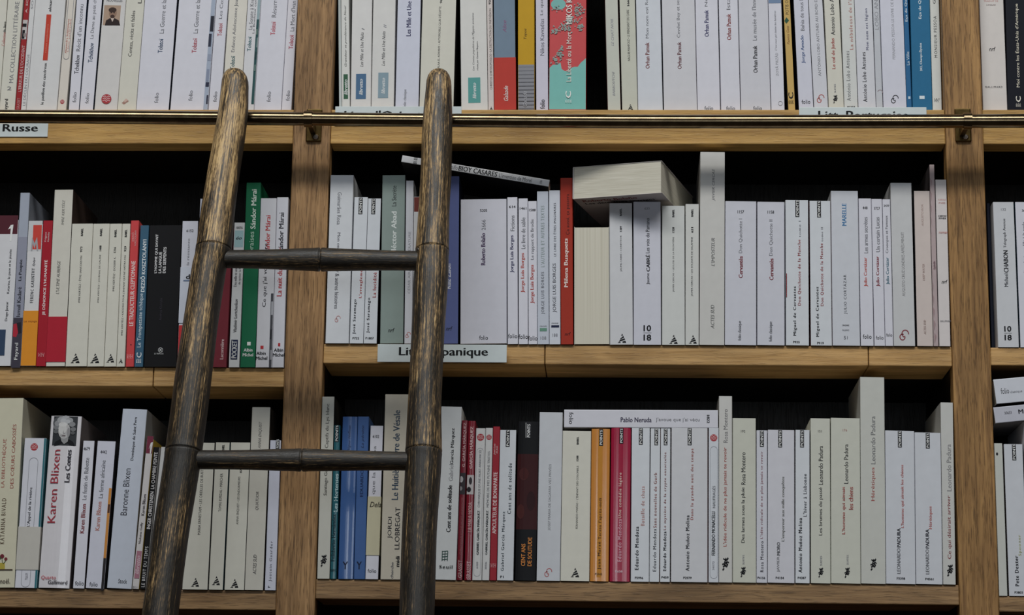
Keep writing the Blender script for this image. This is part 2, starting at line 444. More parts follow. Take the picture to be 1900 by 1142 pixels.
# ================================================================ TOP SHELF
def A(b0, b1, t0, yt=HID):
    return (b0, b1, t0 + (t0-b0)*(-yt)/203.0, yt)
RED = (158, 42, 46)
top_left = [
 bk('cream paperback with tiny red lettering, picture edge', A(-42, -2, -26, -150), CW, [('Collection', 60, 85, .97, 6, r, ''), ('du livre', 40, 60, .97, 5, K, '')], dep=.15),
 bk('cream paperback with large grey capitals', A(-1.6, 27, 14.5, -150), CW, [('MA COLLECTION LITTÉRAIRE', 3, 154, .60, 10, G, 'l'), ('Fayard', 184, 207, .45, 8, K, 'b'), ('H', '2', 164, .55, 8, 7, G, 'l')], dep=.15),
 bk('thin dark red book with a small dark photo on its spine', A(27.4, 38, 45, -150), RED, [("L'ERREUR DE L'OCCIDENT", 84, 170, .55, 5.5, (214, 190, 188), ''), ('A. SOLJÉNITSYNE', -60, 24, .55, 5.5, (224, 205, 200), ''), ('rect', 37, 73, .1, .98, (196, 190, 188)), ('rect', 44, 50, .1, .8, K), ('rect', 56, 72, .15, .6, K), ('rect', 62, 68, .4, .9, (150, 140, 138)), ('GRASSET', 182, 203, .55, 5, (200, 150, 148), '')], mark='thin dark red spine', dep=.14),
 bk('slim white paperback with outlined grey capitals', A(38.4, 48, 55, -150), WW, [('LE DÉCLIN DU COURAGE', 101, 196, .5, 6, G, 'l'), ('SOLJÉNITSYNE', -70, 17, .5, 6, G, 'l')], dep=.14),
 bk('wide white paperback with a red bar and black italics', A(48.3, 105, 65.5, -150), WW, [('le pavillon des cancéreux', 117, 194, .52, 7, K, 'b'), ('alexandre soljénitsyne', -60, 22, .52, 7, K, 'bi'), ('rect', 27, 112, .41, .57, (196, 66, 48)), ('roman soljénitsyne', 45, 98, .49, 4, (228, 140, 120), 'l')], mark='red barred spine', dep=.14),
 bk('cream pocket book with two lines of red print', A(105.8, 122.5, 124, -80), (222, 214, 204), [('Alexandre Soljénitsyne', 35, 99, .42, 4.5, (176, 74, 60), ''), ('Une journée', 35, 96, .66, 3.6, r, 'l'), ('disc', 189, .5, 4), ('capsule', -60, 110, .2, .8, g)]),
 bk('slim white paperback with charcoal lettering beside a dark cover edge', A(127, 146.5, 142), FW, tomes('Tchekhov', 102, 137, (70, 70, 78), "Récit d'un inconnu", 8, 95, 171), side=(58, 70, 92)),
 bk('white paperback with dark blue lettering and grey title', A(147.3, 172.6, 164.5), FW, tomes('Tchékhov', 80, 116, (58, 74, 100), 'La Dame au petit chien', -12, 72, 173), side=(46, 52, 66)),
 bk('wide pale paperback with a sepia portrait and round red seal', A(174.8, 217, 192, -110), (216, 213, 211),
    [('rect', 10, 47, .06, .80, (178, 152, 132)), ('H', 'NOUVELLES', 1, .50, 29, 5, G, 'b'), ('ell', 209.5, 24, 7.2, 9.5, (150, 120, 102)), ('ell', 209, 18.5, 7.4, 5, (62, 46, 40)),
     ('poly', [(194.5, 47), (197, 38), (204, 34), (213, 34), (220.5, 38), (223, 47)], (46, 34, 34)), ('ell', 208.8, 30.5, 4, 3.2, (70, 50, 44)), ('poly', [(205.5, 34), (212, 34), (208.6, 41)], (206, 188, 176)), ('ell', 206.5, 23.5, 1.2, .8, K), ('ell', 212, 23.5, 1.2, .8, K), ('disc', 184, .5, 9.3)], mark='sepia portrait'),
 bk('cream paperback with one line of black upright title', A(217.4, 251.8, 233.3, -110), CW, [('Contes, récits et fables', 20, 105, .46, 8, (52, 50, 52), ''), ('La', -6, 6, .75, 7, K, ''), ('poly', [(226, 191), (230, 194), (239, 188), (235, 184)], (168, 132, 120)), ('poly', [(229, 188), (232, 190), (238, 186), (234, 183)], (208, 180, 168))]),
 bk('wide white paperback with dark blue lettering', A(252.2, 313, 268.4), FW, tomes('Tolstoï', 72, 98, (62, 80, 108), 'La Guerre et la Paix', -20, 62, 172, .60, 8.5), side=(44, 48, 60)),
 bk('wide white paperback with red lettering and a mottled blue edge', A(315.5, 385, 332), FW, tomes('Tolstoï', 71, 98, (172, 76, 88), 'La Guerre et la Paix', -20, 62, 168, .52, 8.5) + [('rect', -74, 203, .885, .995, (168, 178, 196)), ('rect', 29, 58, .90, .995, (38, 40, 52)), ('rect', 62, 86, .885, .96, (50, 54, 72)), ('rect', 100, 112, .9, .99, (150, 158, 178)), ('rect', 128, 150, .90, .97, (138, 146, 168)), ('rect', 152, 160, .90, .99, (46, 48, 70)), ('rect', 176, 192, .95, .995, (50, 52, 70)), ('rect', -60, -10, .9, .995, (150, 172, 184))], mark='mottled blue edge'),
 bk('slim white paperback with rosy lettering', A(386.3, 408.5, 400), FW, tomes('Tolstoï', 43, 67, (176, 88, 96), 'Les Cosaques', -30, 35, 170)),
 bk('cream paperback with teal lettering behind the ladder tip', A(411, 445.5, 423), (224, 219, 208), tomes('Tolstoï', 104, 129, (58, 96, 102), 'Enfance Adolescence Jeunesse', -22, 97, None, .42, 8), gap=.001),
 bk('white paperback with a dark green picture edge', A(446.5, 470.8, 457), (220, 219, 222), tomes('Tolstoï', 68, 95, TE, 'La Sonate à Kreutzer', -20, 55, None, .34, 7) + [('Le Bonheur conjugal', -20, 62, .62, 5, G, 'l'), ('rect', -74, 36, .78, .99, (150, 172, 178)), ('rect', 36, 193, .78, .99, (44, 82, 84)), ('rect', 54, 64, .78, .9, (120, 138, 130)), ('rect', 70, 88, .88, .99, (120, 140, 140)), ('rect', 96, 110, .8, .95, (30, 60, 62)), ('rect', 120, 132, .82, .95, (104, 128, 122))], mark='dark green picture edge'),
 bk('wide white paperback with pink lettering', A(471.3, 521.3, 481), FW, tomes('Tolstoï', 40, 65, (190, 92, 104), 'Résurrection', -28, 32, 170, .52, 8.5)),
 bk('white paperback with deep rose lettering against the wood', A(522, 546.3, 530.5), (222, 219, 226), tomes('Tolstoï', 65, 91, (176, 76, 92), "La Mort d'Ivan Ilitch", -20, 58, 168, .58, 8)),
]
def lib(box, y0, y1, u0, u1, extra):
    return extra + [('rect', y0, y1, u0, u1, box), ('libretto', y0+10, y1-8, (u0+u1)/2, 6.5, (226, 228, 228), 'bi')]
_r = random.Random(4)
BLOSSOM = []
for cx_, cy_, sx_, sy_, n_b in ((1074, 22, 13, 14, 46), (1062, 40, 16, 10, 40), (1048, 52, 14, 8, 34), (1030, 58, 10, 7, 26), (1076, 52, 7, 8, 22), (1040, 100, 7, 9, 30), (1030, 112, 7, 7, 20), (1042, 90, 4, 6, 10), (1034, 14, 10, 8, 14)):
    for _i in range(n_b):
        px_, py_ = cx_+_r.gauss(0, sx_*.45), cy_+_r.gauss(0, sy_*.45); q0 = _r.uniform(0, 6)
        BLOSSOM.append(('poly', [(px_+_r.uniform(.7, 2.3)*cos(q0+j*1.2566), py_+_r.uniform(.7, 2.3)*sin(q0+j*1.2566)) for j in range(5)], (150, 168, 162)))
top_mid = [
 bk('very thin pale grey-green booklet beside the wood', A(621, 626, 619, -60), (196, 204, 202), side=(200, 206, 204), gap=.004),
 bk('white paperback with a dark green label box', A(627, 649.5, 628.8, -70), (221, 221, 217), lib((58, 98, 74), 138, 184, .22, .78, [('Grandeur et pondérance de Nour', 10, 124, .55, 5, (58, 62, 58), 'i')]), mark='dark green label box'),
 bk('white paperback with a steel blue label box', A(650.5, 688, 653.5, -70), (222, 220, 218), lib((78, 112, 146), 137, 184, .25, .75, [('Les Mille et Une Nuits', 60, 124, .52, 6, (66, 66, 70), 'i'), ('I', 52, 56, .57, 5, G, 'i')]), mark='steel blue label box'),
 bk('white paperback with a pale blue-grey label box', A(688.8, 730.6, 692.6, -70), (221, 219, 216), lib((138, 160, 172), 135, 182, .29, .74, [('Les Mille et Une Nuits', 58, 122, .50, 6, (66, 66, 70), 'i'), ('II', 45, 52, .55, 5, g, 'i')])),
 bk('bluish white paperback with bold violet-black title', A(733.3, 776.5, 738), (212, 214, 228), [('Les Mille et Une Nuits', -22, 67, .50, 8.5, (58, 58, 96), 'b'), ('folio classique', 166, 199, .42, 7, G, 'l')]),
 bk('wide cream paperback with tiny capitals above the ladder tip', A(778, 841.4, 784), CW, [("ALAA EL ASWANY • AUTOMOBILE CLUB D'ÉGYPTE", 12, 127, .52, 5, (70, 68, 66), ''), ('960', -6, 6, .55, 4, K, 'b')], side=(40, 34, 32)),
 bk('wide white paperback with a turquoise label box', A(856, 905.4, 852, -70), (221, 219, 215), lib((92, 158, 154), 144, 191, .27, .73, [("Les Contes populaires de l'Égypte ancienne", 24, 131, .48, 5.4, (70, 70, 72), 'i'), ('réunis par Gaston Maspero', 77, 131, .64, 4, (96, 96, 98), 'i')]), mark='turquoise label box', gap=.003),
 bk('very thin pinkish paperback with tiny capitals', A(906, 916.6, 903.4), (216, 206, 202), [('CHRISTOS CHRYSSOPOULOS • LA DESTRUCTION DU PARTHÉNON', 16, 166, .5, 5, (88, 78, 76), ''), ('tower', 201, .5, 6), ('928', -3, 8, .5, 4, K, 'b')]),
 bk('blue-grey paperback wrapped in a red lower band', A(917.6, 957.5, 916, -90), (120, 138, 156), [('Alice', 38, 60, .5, 7, (142, 96, 130), 'i'), ('band', 107, 204, (190, 62, 52), [('Galaade', 160, 188, .54, 8, (230, 210, 205), 'bi')])], mark='blue-grey and red spine', side=(96, 104, 112), dep=.13),
 bk('mustard yellow paperback with a ruled grey foot', A(961, 992, 961, -90), (200, 156, 36), [('Topos', 53, 73, .46, 6.5, (50, 38, 20), 'i'), ('rect', 120, 204, .02, .98, (142, 142, 148))] + [('rect', y, y+1, .02, .98, (112, 112, 120)) for y in range(124, 202, 7)] + [('Galaade', 170, 198, .42, 7, (176, 176, 182), 'bi')], mark='mustard yellow spine', dep=.13, gap=.0012),
 bk('lilac white paperback with large grey lettering', A(995, 1017.4, 994), (212, 208, 222), [('Nikos Kavvadias', 35, 103, .52, 7.5, (72, 72, 84), 'l'), ('Le quart', -10, 28, .52, 7, G, 'l'), ('folio', 185, 202, .52, 9, K, '')]),
 bk('thick coral and turquoise paperback with white lettering', A(1018.6, 1087.3, 1020, -120), (204, 84, 86), [('poly', [(1019, 203), (1087.3, 203), (1087.3, 108), (1083, 112), (1078, 116), (1072, 124), (1066, 124), (1060, 126), (1054, 132), (1048, 132), (1042, 128), (1040, 116), (1034, 120), (1026, 120), (1019, 126)], (128, 192, 184))] +
    [('ell', 1036, 8, 14, 11, (128, 186, 180))] + BLOSSOM +
    [('La Liberté ou la Mort', 60, 152, .53, 9, (226, 222, 214), ''), ('NIKOS KAZANTZAKI', -70, 45, .53, 11, (238, 234, 228), 'b'), ('C', 170, 182, .52, 10, (240, 240, 236), 'b'), ('H', 'ÉÉÉ', 188, .53, 12, 6, (214, 232, 228), 'l')], mark='coral and turquoise spine', side=(150, 30, 36), dep=.13, rough=.4),
 bk('cream grey paperback beside the dark gap', A(1128, 1152, 1122.6), (202, 203, 192), [('LE CHAT NOIR', 35, 85, .5, 5, g, 'i'), ('BARBOUTCHI', 133, 178, .5, 4.5, g, 'i')], side=(120, 40, 42), gap=.02),
 bk('cream paperback with a black tower emblem at its foot', A(1154.5, 1183.5, 1149.5), (204, 204, 190), [('NAGUIB MAHFOUZ • LE MENDIANT DU CAIRE', 18, 113, .52, 4.5, (82, 80, 76), ''), ('tower', 199, .52, 11), ('166', 0, 11, .56, 4, K, 'b')]),
 bk('white paperback with russet lettering and a grey title', A(1184, 1230, 1180), (214, 217, 224), [('Orhan Pamuk', 79, 127, .42, 7.5, (128, 68, 66), 'b'), ('Mon nom est Rouge', -18, 71, .45, 7.5, G, 'l')]),
 bk('wide white paperback with maroon lettering', A(1232, 1293.6, 1228), (213, 212, 217), [('Orhan Pamuk', 78, 128, .50, 7.5, (104, 52, 58), 'b'), ('Cevdet Bey et ses fils', -16, 70, .50, 7.5, G, 'l')]),
 bk('white paperback with navy lettering', A(1294.4, 1336.5, 1290), FW, [('Orhan Pamuk', 19, 68, .48, 8, (52, 52, 100), 'b'), ('Neige', -18, 12, .50, 7, G, 'l'), folioH(201, .5, 16)]),
 bk('white paperback with dark red lettering', A(1338, 1373.8, 1333.5), FW, [('Orhan Pamuk', 26, 74, .50, 8, (140, 60, 58), 'b'), ('Istanbul', -30, 18, .50, 7, G, 'l'), folioH(201, .5, 16)]),
 bk('wide white paperback with black lettering and a long grey title', A(1375, 1430.3, 1370), (212, 211, 218), [('Orhan Pamuk', 85, 135, .52, 8, (44, 42, 46), 'b'), ("Le musée de l'Innocence", -28, 75, .52, 8, G, 'l'), folioH(201, .56, 16)]),
 bk('white paperback with faint grey capitals and blue top', A(1431.4, 1456, 1425), FW, [('ZOYÂ PIRZÂD', 98, 141, .5, 6, g, ''), ("C'est moi qui éteins les lumières", 20, 94, .5, 5, g, 'i'), ('rect', -74, 6, .02, .98, (120, 142, 172)), ('line', [(1448+4*cos(q*.7), 192+4*sin(q*.7)) for q in range(10)], .8, g)]),
 bk('slim tan paperback with a black letter emblem', A(1463, 1476, 1452.5, -40), (206, 172, 104), [('POTIS OIKONOMOU', -40, 27, .5, 6, (70, 58, 40), ''), ('Pauvres Gens', 48, 82, .46, 5, (150, 108, 66), 'i'), ('poly', [(1454, 39), (1459, 32), (1464, 38), (1459, 44)], (44, 86, 66)), ('C', 172, 183, .45, 9, K, 'b'), ('H', 'ÉÉÉ', 189, .45, 9, 7, (100, 80, 44), 'l')], mark='slim tan spine', gap=.0018, side=(40, 36, 34)),
 bk('white paperback with royal blue lettering', A(1482.6, 1510, 1472.5), (214, 214, 226), [('Jorge Amado', 66, 117, .48, 7.5, (66, 90, 136), 'b'), ('Bahia de tous les saints', -34, 57, .52, 7, G, 'l'), folioH(189, .5, 16)], side=(36, 36, 40), gap=.0018),
 bk('white paperback with outlined capitals and a red curl', A(1511, 1537, 1500.3), (214, 214, 221), [('ANTÓNIO LOBO ANTUNES AU BORD DES FLEUVES', -40, 141, .5, 6.5, G, 'l'), ('curl', 183, .5, 16, (176, 96, 92))]),
 bk('cream paperback with red title and a black lizard emblem', A(1538, 1566.4, 1529), CW, [('Le cul de Judas', 71, 128, .48, 8, (164, 70, 66), 'b'), ('Antonio Lobo Antunes', -30, 65, .5, 7.5, (50, 50, 54), ''), ('lizard', 184, .45, 16), ('SUITES', 156, 172, .47, 3, g, '')], mark='red title in cream'),
 bk('pale paperback with two lines of typewriter lettering', A(1567, 1592, 1560), (216, 217, 214), [('António Lobo Antunes', 95, 187, .36, 7, (96, 96, 98), 's'), ("La nébuleuse de l'insomnie", -40, 92, .68, 6.5, (186, 122, 112), 's'), ('H', 'P2358', 199, .5, 14, 4, K, 'b')]),
 bk('white paperback with bold black and blue typewriter lettering', A(1593, 1625.7, 1585), (216, 216, 222), [('António Lobo Antunes', 97, 189, .40, 7.5, (52, 50, 56), 'bs'), ('Mon nom est légion', 16, 93, .66, 6.5, (96, 96, 126), 'bs')]),
 bk('thin grey paperback with a faint arc at its foot', A(1626.2, 1638.3, 1619.4), (200, 202, 208), [('LOBO ANTUNES', -40, 55, .5, 7, g, 'l'), ('line', [(1633+4.5*cos(q*.3), 171-4*sin(q*.3)) for q in range(-2, 11)], 1, (150, 130, 136))]),
 bk('white paperback with outlined capitals and a black curl', A(1639.5, 1682.6, 1632.5), (216, 216, 228), [("FERNANDO PESSOA LE LIVRE DE L'INTRANQUILLITÉ", -60, 110, .52, 7.5, g, 'l'), ('curl', 184, .50, 16, (52, 52, 58))]),
 bk('thin deep blue paperback', A(1683, 1692.4, 1675.3, -90), (46, 104, 150), [('La Ville', 96, 121, .55, 5, (210, 222, 230), ''), ('Eça de Queiroz', -20, 40, .55, 5, (210, 222, 230), 'b'), ('rect', 179, 184, .3, .75, (200, 216, 228))], mark='thin deep blue spine', rough=.45),
 bk('wide blue paperback with white lettering', A(1693.4, 1730, 1688.6, -90), (42, 110, 150), [('202, Champs-Élysées', 80, 132, .48, 6.5, (226, 234, 238), 'b'), ('Eça de Queiroz', -24, 35, .5, 6, (220, 230, 236), 'b'), ('rect', 178, 184, .36, .62, (222, 232, 238))], mark='wide blue spine', rough=.45),
 bk('white paperback with small dark capitals', A(1730.4, 1749.6, 1724.3, -60), (218, 218, 212), [('MONSIEUR PESSOA', 30, 107, .5, 5.5, (66, 64, 66), 's'), ('Gonçalo', -30, 7, .5, 6, (66, 64, 66), ''), ('H', 'W/', 186, .5, 10, 8, (70, 70, 74), 'li')]),
]
top_right = [
 bk('cream paperback with tiny upright red and grey print', A(1824, 1869.3, 1817, -110), (222, 215, 210), [('H', 'TRADUIT DE', 2, .48, 27, 3, r, ''), ('H', "L'ANGLAIS", 9, .48, 17, 3, (140, 120, 118), ''), ('H', 'nrf', 91, .47, 12, 8, K, 'i'), ('H', 'GALLIMARD', 161.5, .47, 32, 3.5, (92, 88, 90), 's')], dep=.14),
 bk('blackish navy book with white lettering cut by the picture edge', A(1870, 1914, 1865.5, -110), (20, 22, 32), [("Moi contre les États-Unis d'Amérique", 7, 162, .46, 9, (226, 218, 198), ''), ('C', 179, 189, .45, 9, (240, 234, 220), 'b'), ('H', 'ÉÉÉ', 195, .45, 9, 7, (200, 196, 186), 'l')], dep=.14, mark='blackish navy spine'),
]

# ============================================================== MIDDLE SHELF
def tow(name, y0, y1, no, yn, lx, u, yb=431, ls=17, ly=665):
    return babel(name, y0, y1, no, yn, ly, lx, ls, u, 4.4, yb)
mid_left = [
 bk('white paperback with a maroon top and blue box', (-24, 19, -8, 409), (218, 217, 220), [('rect', 400, 434.5, .02, .98, (84, 36, 46)), ('poly', [(15, 426), (20, 418), (25, 417), (21, 448), (18, 448), (20, 424)], WH), ('Katarina, le paon et le jésuite', 463, 545, .74, 6, (74, 74, 78), ''), ('Drago Jancar', 560, 596, .72, 6, (74, 74, 78), ''), ('rect', 612, 660, .3, .72, (52, 70, 96))], dep=.12),
 bk('tall blue-grey paperback shading to a dark foot with a red shape', (20, 38, 37, 358.5), (168, 174, 188), [('rect', 440, 590, .02, .98, (150, 152, 168)), ('rect', 590, 683, .02, .98, (66, 62, 74)), ('poly', [(22, 625), (23, 602), (33, 600), (36, 612), (30, 626)], (178, 44, 60)), ('poly', [(31, 600), (39, 598), (40, 618), (34, 620)], (40, 36, 44)), ('Ismail Kadaré', 533, 588, .48, 7, (54, 54, 62), ''), ('La Poupée', 482, 521, .5, 7, (54, 54, 62), ''), ('Fayard', 637, 668, .52, 8, WH, '')], side=(140, 146, 158), mark='tall blue-grey spine', dep=.14, rough=.45),
 bk('white paperback with an orange paper band and red patch', (38.7, 65.7, 52, 417), (219, 217, 218), [('rect', 410, 466, .02, .98, (206, 206, 208)), ('poly', [(62, 418), (78, 418), (76, 463), (60, 463)], (206, 72, 62)), ('poly', [(57, 466), (60, 440), (64, 452), (69, 440), (71, 466), (68, 466), (67, 452), (64, 462), (61, 452), (60, 466)], (168, 168, 172)), ('FERENC KARINTHY', 498, 562, .5, 6, (84, 84, 88), 's'), ('Épépé', 478, 494, .52, 6, (96, 96, 100), 'i'), ('band', 577, 679, (226, 146, 44), [('H', 'Le voyage', 597, .5, 24, 5, (176, 104, 40), '')])], mark='orange paper band', dep=.12),
 bk('crimson paperback with bold white title', (66.5, 84.4, 80, 410), (168, 34, 48), [("JE DÉNONCE L'HUMANITÉ", 483, 585, .52, 7.5, (236, 226, 224), 'b'), ('Frigyes', 431, 449, .35, 4, (226, 190, 190), 'b'), ('Karinthy', 431, 449, .65, 4, (226, 190, 190), 'b'), ('H', 'V/H', 659, .5, 11, 8, (214, 150, 152), 'i')], mark='crimson spine', dep=.12),
 bk('tall cream paperback with a wide red paper band', (84.8, 120.2, 99.5, 353), (214, 210, 199), [('IMRE KERTÉSZ', 371, 418, .50, 6, (104, 102, 98), 'i'), ("L'ULTIME AUBERGE", 484, 546, .42, 6, (110, 108, 104), 'i'), ('band', 588, 672, (178, 34, 52), [])], side=(62, 50, 46), mark='wide red paper band', dep=.14),
 bk('cream paperback with small black capitals and tower emblem', (121, 160.6, 132.5, 416), CW, tow('IMRE KERTÉSZ • ÊTRE SANS DESTIN', 475, 562, '973', 463, .45, .50)),
 bk('cream paperback with a black tower emblem', (161.4, 192.2, 172.6, 416), CW, tow('IMRE KERTÉSZ • JOURNAL DE GALÈRE', 473, 562, '1408', 461, .45, .5)),
 bk('narrow cream paperback with a large tower emblem', (192.8, 215.3, 204, 416), CW, tow('IMRE KERTÉSZ • DOSSIER K.', 477, 541, '1216', 464, .5, .5, 433, 15)),
 bk('slim cream paperback with a long line of small capitals', (215.8, 231, 227, 416), CW, tow("IMRE KERTÉSZ • KADDISH POUR L'ENFANT QUI NE NAÎTRA PAS", 474, 623, '929', 462, .5, .5, 433, 8, 670)),
 bk('bright coral red paperback with white capitals', (233, 248, 243, 410), (208, 74, 76), [('LE TRADUCTEUR CLEPTOMANE', 485, 605, .5, 7.5, (238, 216, 212), 'b'), ('DEZSŐ', 432, 448, .30, 4, (236, 170, 168), 'b'), ('KOSZTOLÁNYI', 428, 456, .62, 4, (236, 170, 168), 'b'), ('H', 'V/H', 662, .5, 11, 9, (236, 160, 160), 'i'), ('ell', 243, 640, 1, 1, K)], mark='bright coral red spine', dep=.12),
 bk('petrol blue paperback with bold white lettering', (249, 265, 260.6, 419), (62, 98, 122), [('DEZSŐ KOSZTOLÁNYI', 445, 542, .52, 9, (234, 238, 240), 'b'), ('Le Trompettiste tchèque', 545, 645, .5, 9, (214, 224, 230), ''), ('C', 655, 664, .5, 9, WH, 'b'), ('H', 'ÉÉÉ', 670, .5, 9, 8, WH, 'l')], mark='petrol blue spine', dep=.12),
 bk('thick black paperback with three short white lines', (266.4, 327.5, 277.4, 419), (16, 15, 18), [("L'HOMME QUI SAVAIT", 435, 507, .25, 5.5, (232, 230, 230), 'b'), ('LA LANGUE', 468, 507, .375, 5.5, (232, 230, 230), 'b'), ('DES SERPENTS', 459, 507, .51, 5.5, (232, 230, 230), 'b'), ('Andrus Kivirähk', 553, 595, .45, 5, (58, 54, 62), ''), ('line', [(298+4.2*cos(q*.5), 650+4.2*sin(q*.5)) for q in range(14)], .8, (214, 214, 214)), ('line', [(296, 648), (300, 652)], 1, WH), ('line', [(300, 648), (296, 652)], 1, WH), ('H', 'LE TRIPODE', 657, .45, 17, 2.6, (196, 196, 196), '')], mark='thick black spine', rough=.5, dep=.13),
 bk('white paperback with a printed band and red foot by the ladder', (328.5, 358, 338.7, 411), (216, 216, 226), [num('6152', 428.5, .50), ('Éloge de la résistance', 443, 530, .44, 7, G, 'l'), ('band', 496, 600, (214, 218, 230), [('H', 'du', 514, .62, 15, 9, K, 'b'), ('rect', 520, 522.5, .2, .85, (120, 136, 164))]), ('rect', 604, 683, .02, .98, (208, 58, 62))], side=(52, 52, 58)),
 bk('pale lilac paperback mostly hidden by the ladder', (359.5, 393, 371.5, 369.5), (196, 196, 208)),
 bk('maroon paperback half hidden by the ladder', (394.5, 419.6, 407, 420), (128, 52, 62), [('Laconnière', 630, 667, .63, 6, (226, 200, 200), 'b')], mark='maroon spine'),
 bk('white pocket book with pale teal panel and navy box', (424, 443.6, 434, 413.7), (218, 219, 220), [('H', '10076', 423, .5, 12, 5, K, 'b'), ('rect', 428, 459, .08, .92, (164, 196, 200)), ('H', 'éo', 442, .5, 10, 6, K, 'bi'), ('Des mille et une', 497, 532, .32, 5.5, G, 'l'), ('de quitter la Moldavie', 480, 528, .74, 5.5, G, 'l'), ('Vladimir Lortchenkov', 555, 617, .48, 6, (90, 90, 94), ''), ('rect', 631, 667, .17, .80, (34, 42, 74)), ('POCKET', 633, 665, .48, 9, WH, 'b')], gap=.002, mark='pale teal panel'),
 bk('tall emerald green paperback with white lettering', (445.6, 473, 454.6, 339.6), (30, 108, 74), [('Sándor Márai', 352, 425, .55, 9.5, (228, 238, 228), 'b'), ('Les braises', 430, 492, .47, 9, (190, 218, 200), 'l'), ('rect', 635, 641.5, .42, .66, WH), ('H', 'Albin', 650, .5, 16, 6, WH, 'b'), ('H', 'Michel', 659, .5, 19, 6, WH, 'b')], mark='emerald green spine', dep=.14),
 bk('white paperback with red lettering and a dark photo edge', (474, 504, 480.5, 368.6), (216, 215, 220), [('Sándor Márai', 400, 470, .50, 9, (192, 72, 76), 'b'), ("Ce que j'ai voulu taire", 452, 570, .44, 9, (52, 50, 56), ''), ('rect', 642, 648, .27, .46, (186, 50, 56)), ('H', 'Albin', 656, .32, 17, 6, K, 'b'), ('H', 'Michel', 665, .36, 21, 6, K, 'b'), ('rect', 545, 683, .83, .99, (74, 74, 80)), ('rect', 560, 585, .86, .99, (170, 170, 176)), ('rect', 612, 630, .84, .93, (34, 34, 38)), ('rect', 650, 668, .88, .99, (150, 150, 156))], dep=.14),
 bk('white paperback with black lettering over a red title', (504.5, 536, 511.5, 367), (216, 215, 222), [('Sándor Márai', 395, 468, .45, 9, (48, 46, 54), 'b'), ('La nuit du bûcher', 460, 550, .44, 9, (188, 76, 80), 'b'), ('rect', 637, 643, .47, .66, (180, 50, 56)), ('H', 'Albin', 650, .53, 17, 6, K, 'b'), ('H', 'Michel', 659, .55, 21, 6, K, 'b')], dep=.13),
]
def jl(n, yn, col, ya, yb, title, yc, yd, fy):
    return [num(n, yn, .5, 12), ('Jorge Luis Borges', ya, yb, .48, 8, col, 'b'), (title, yc, yd, .52, 7.5, G, 'l'), folioH(fy, .5, 17, 8.5)]
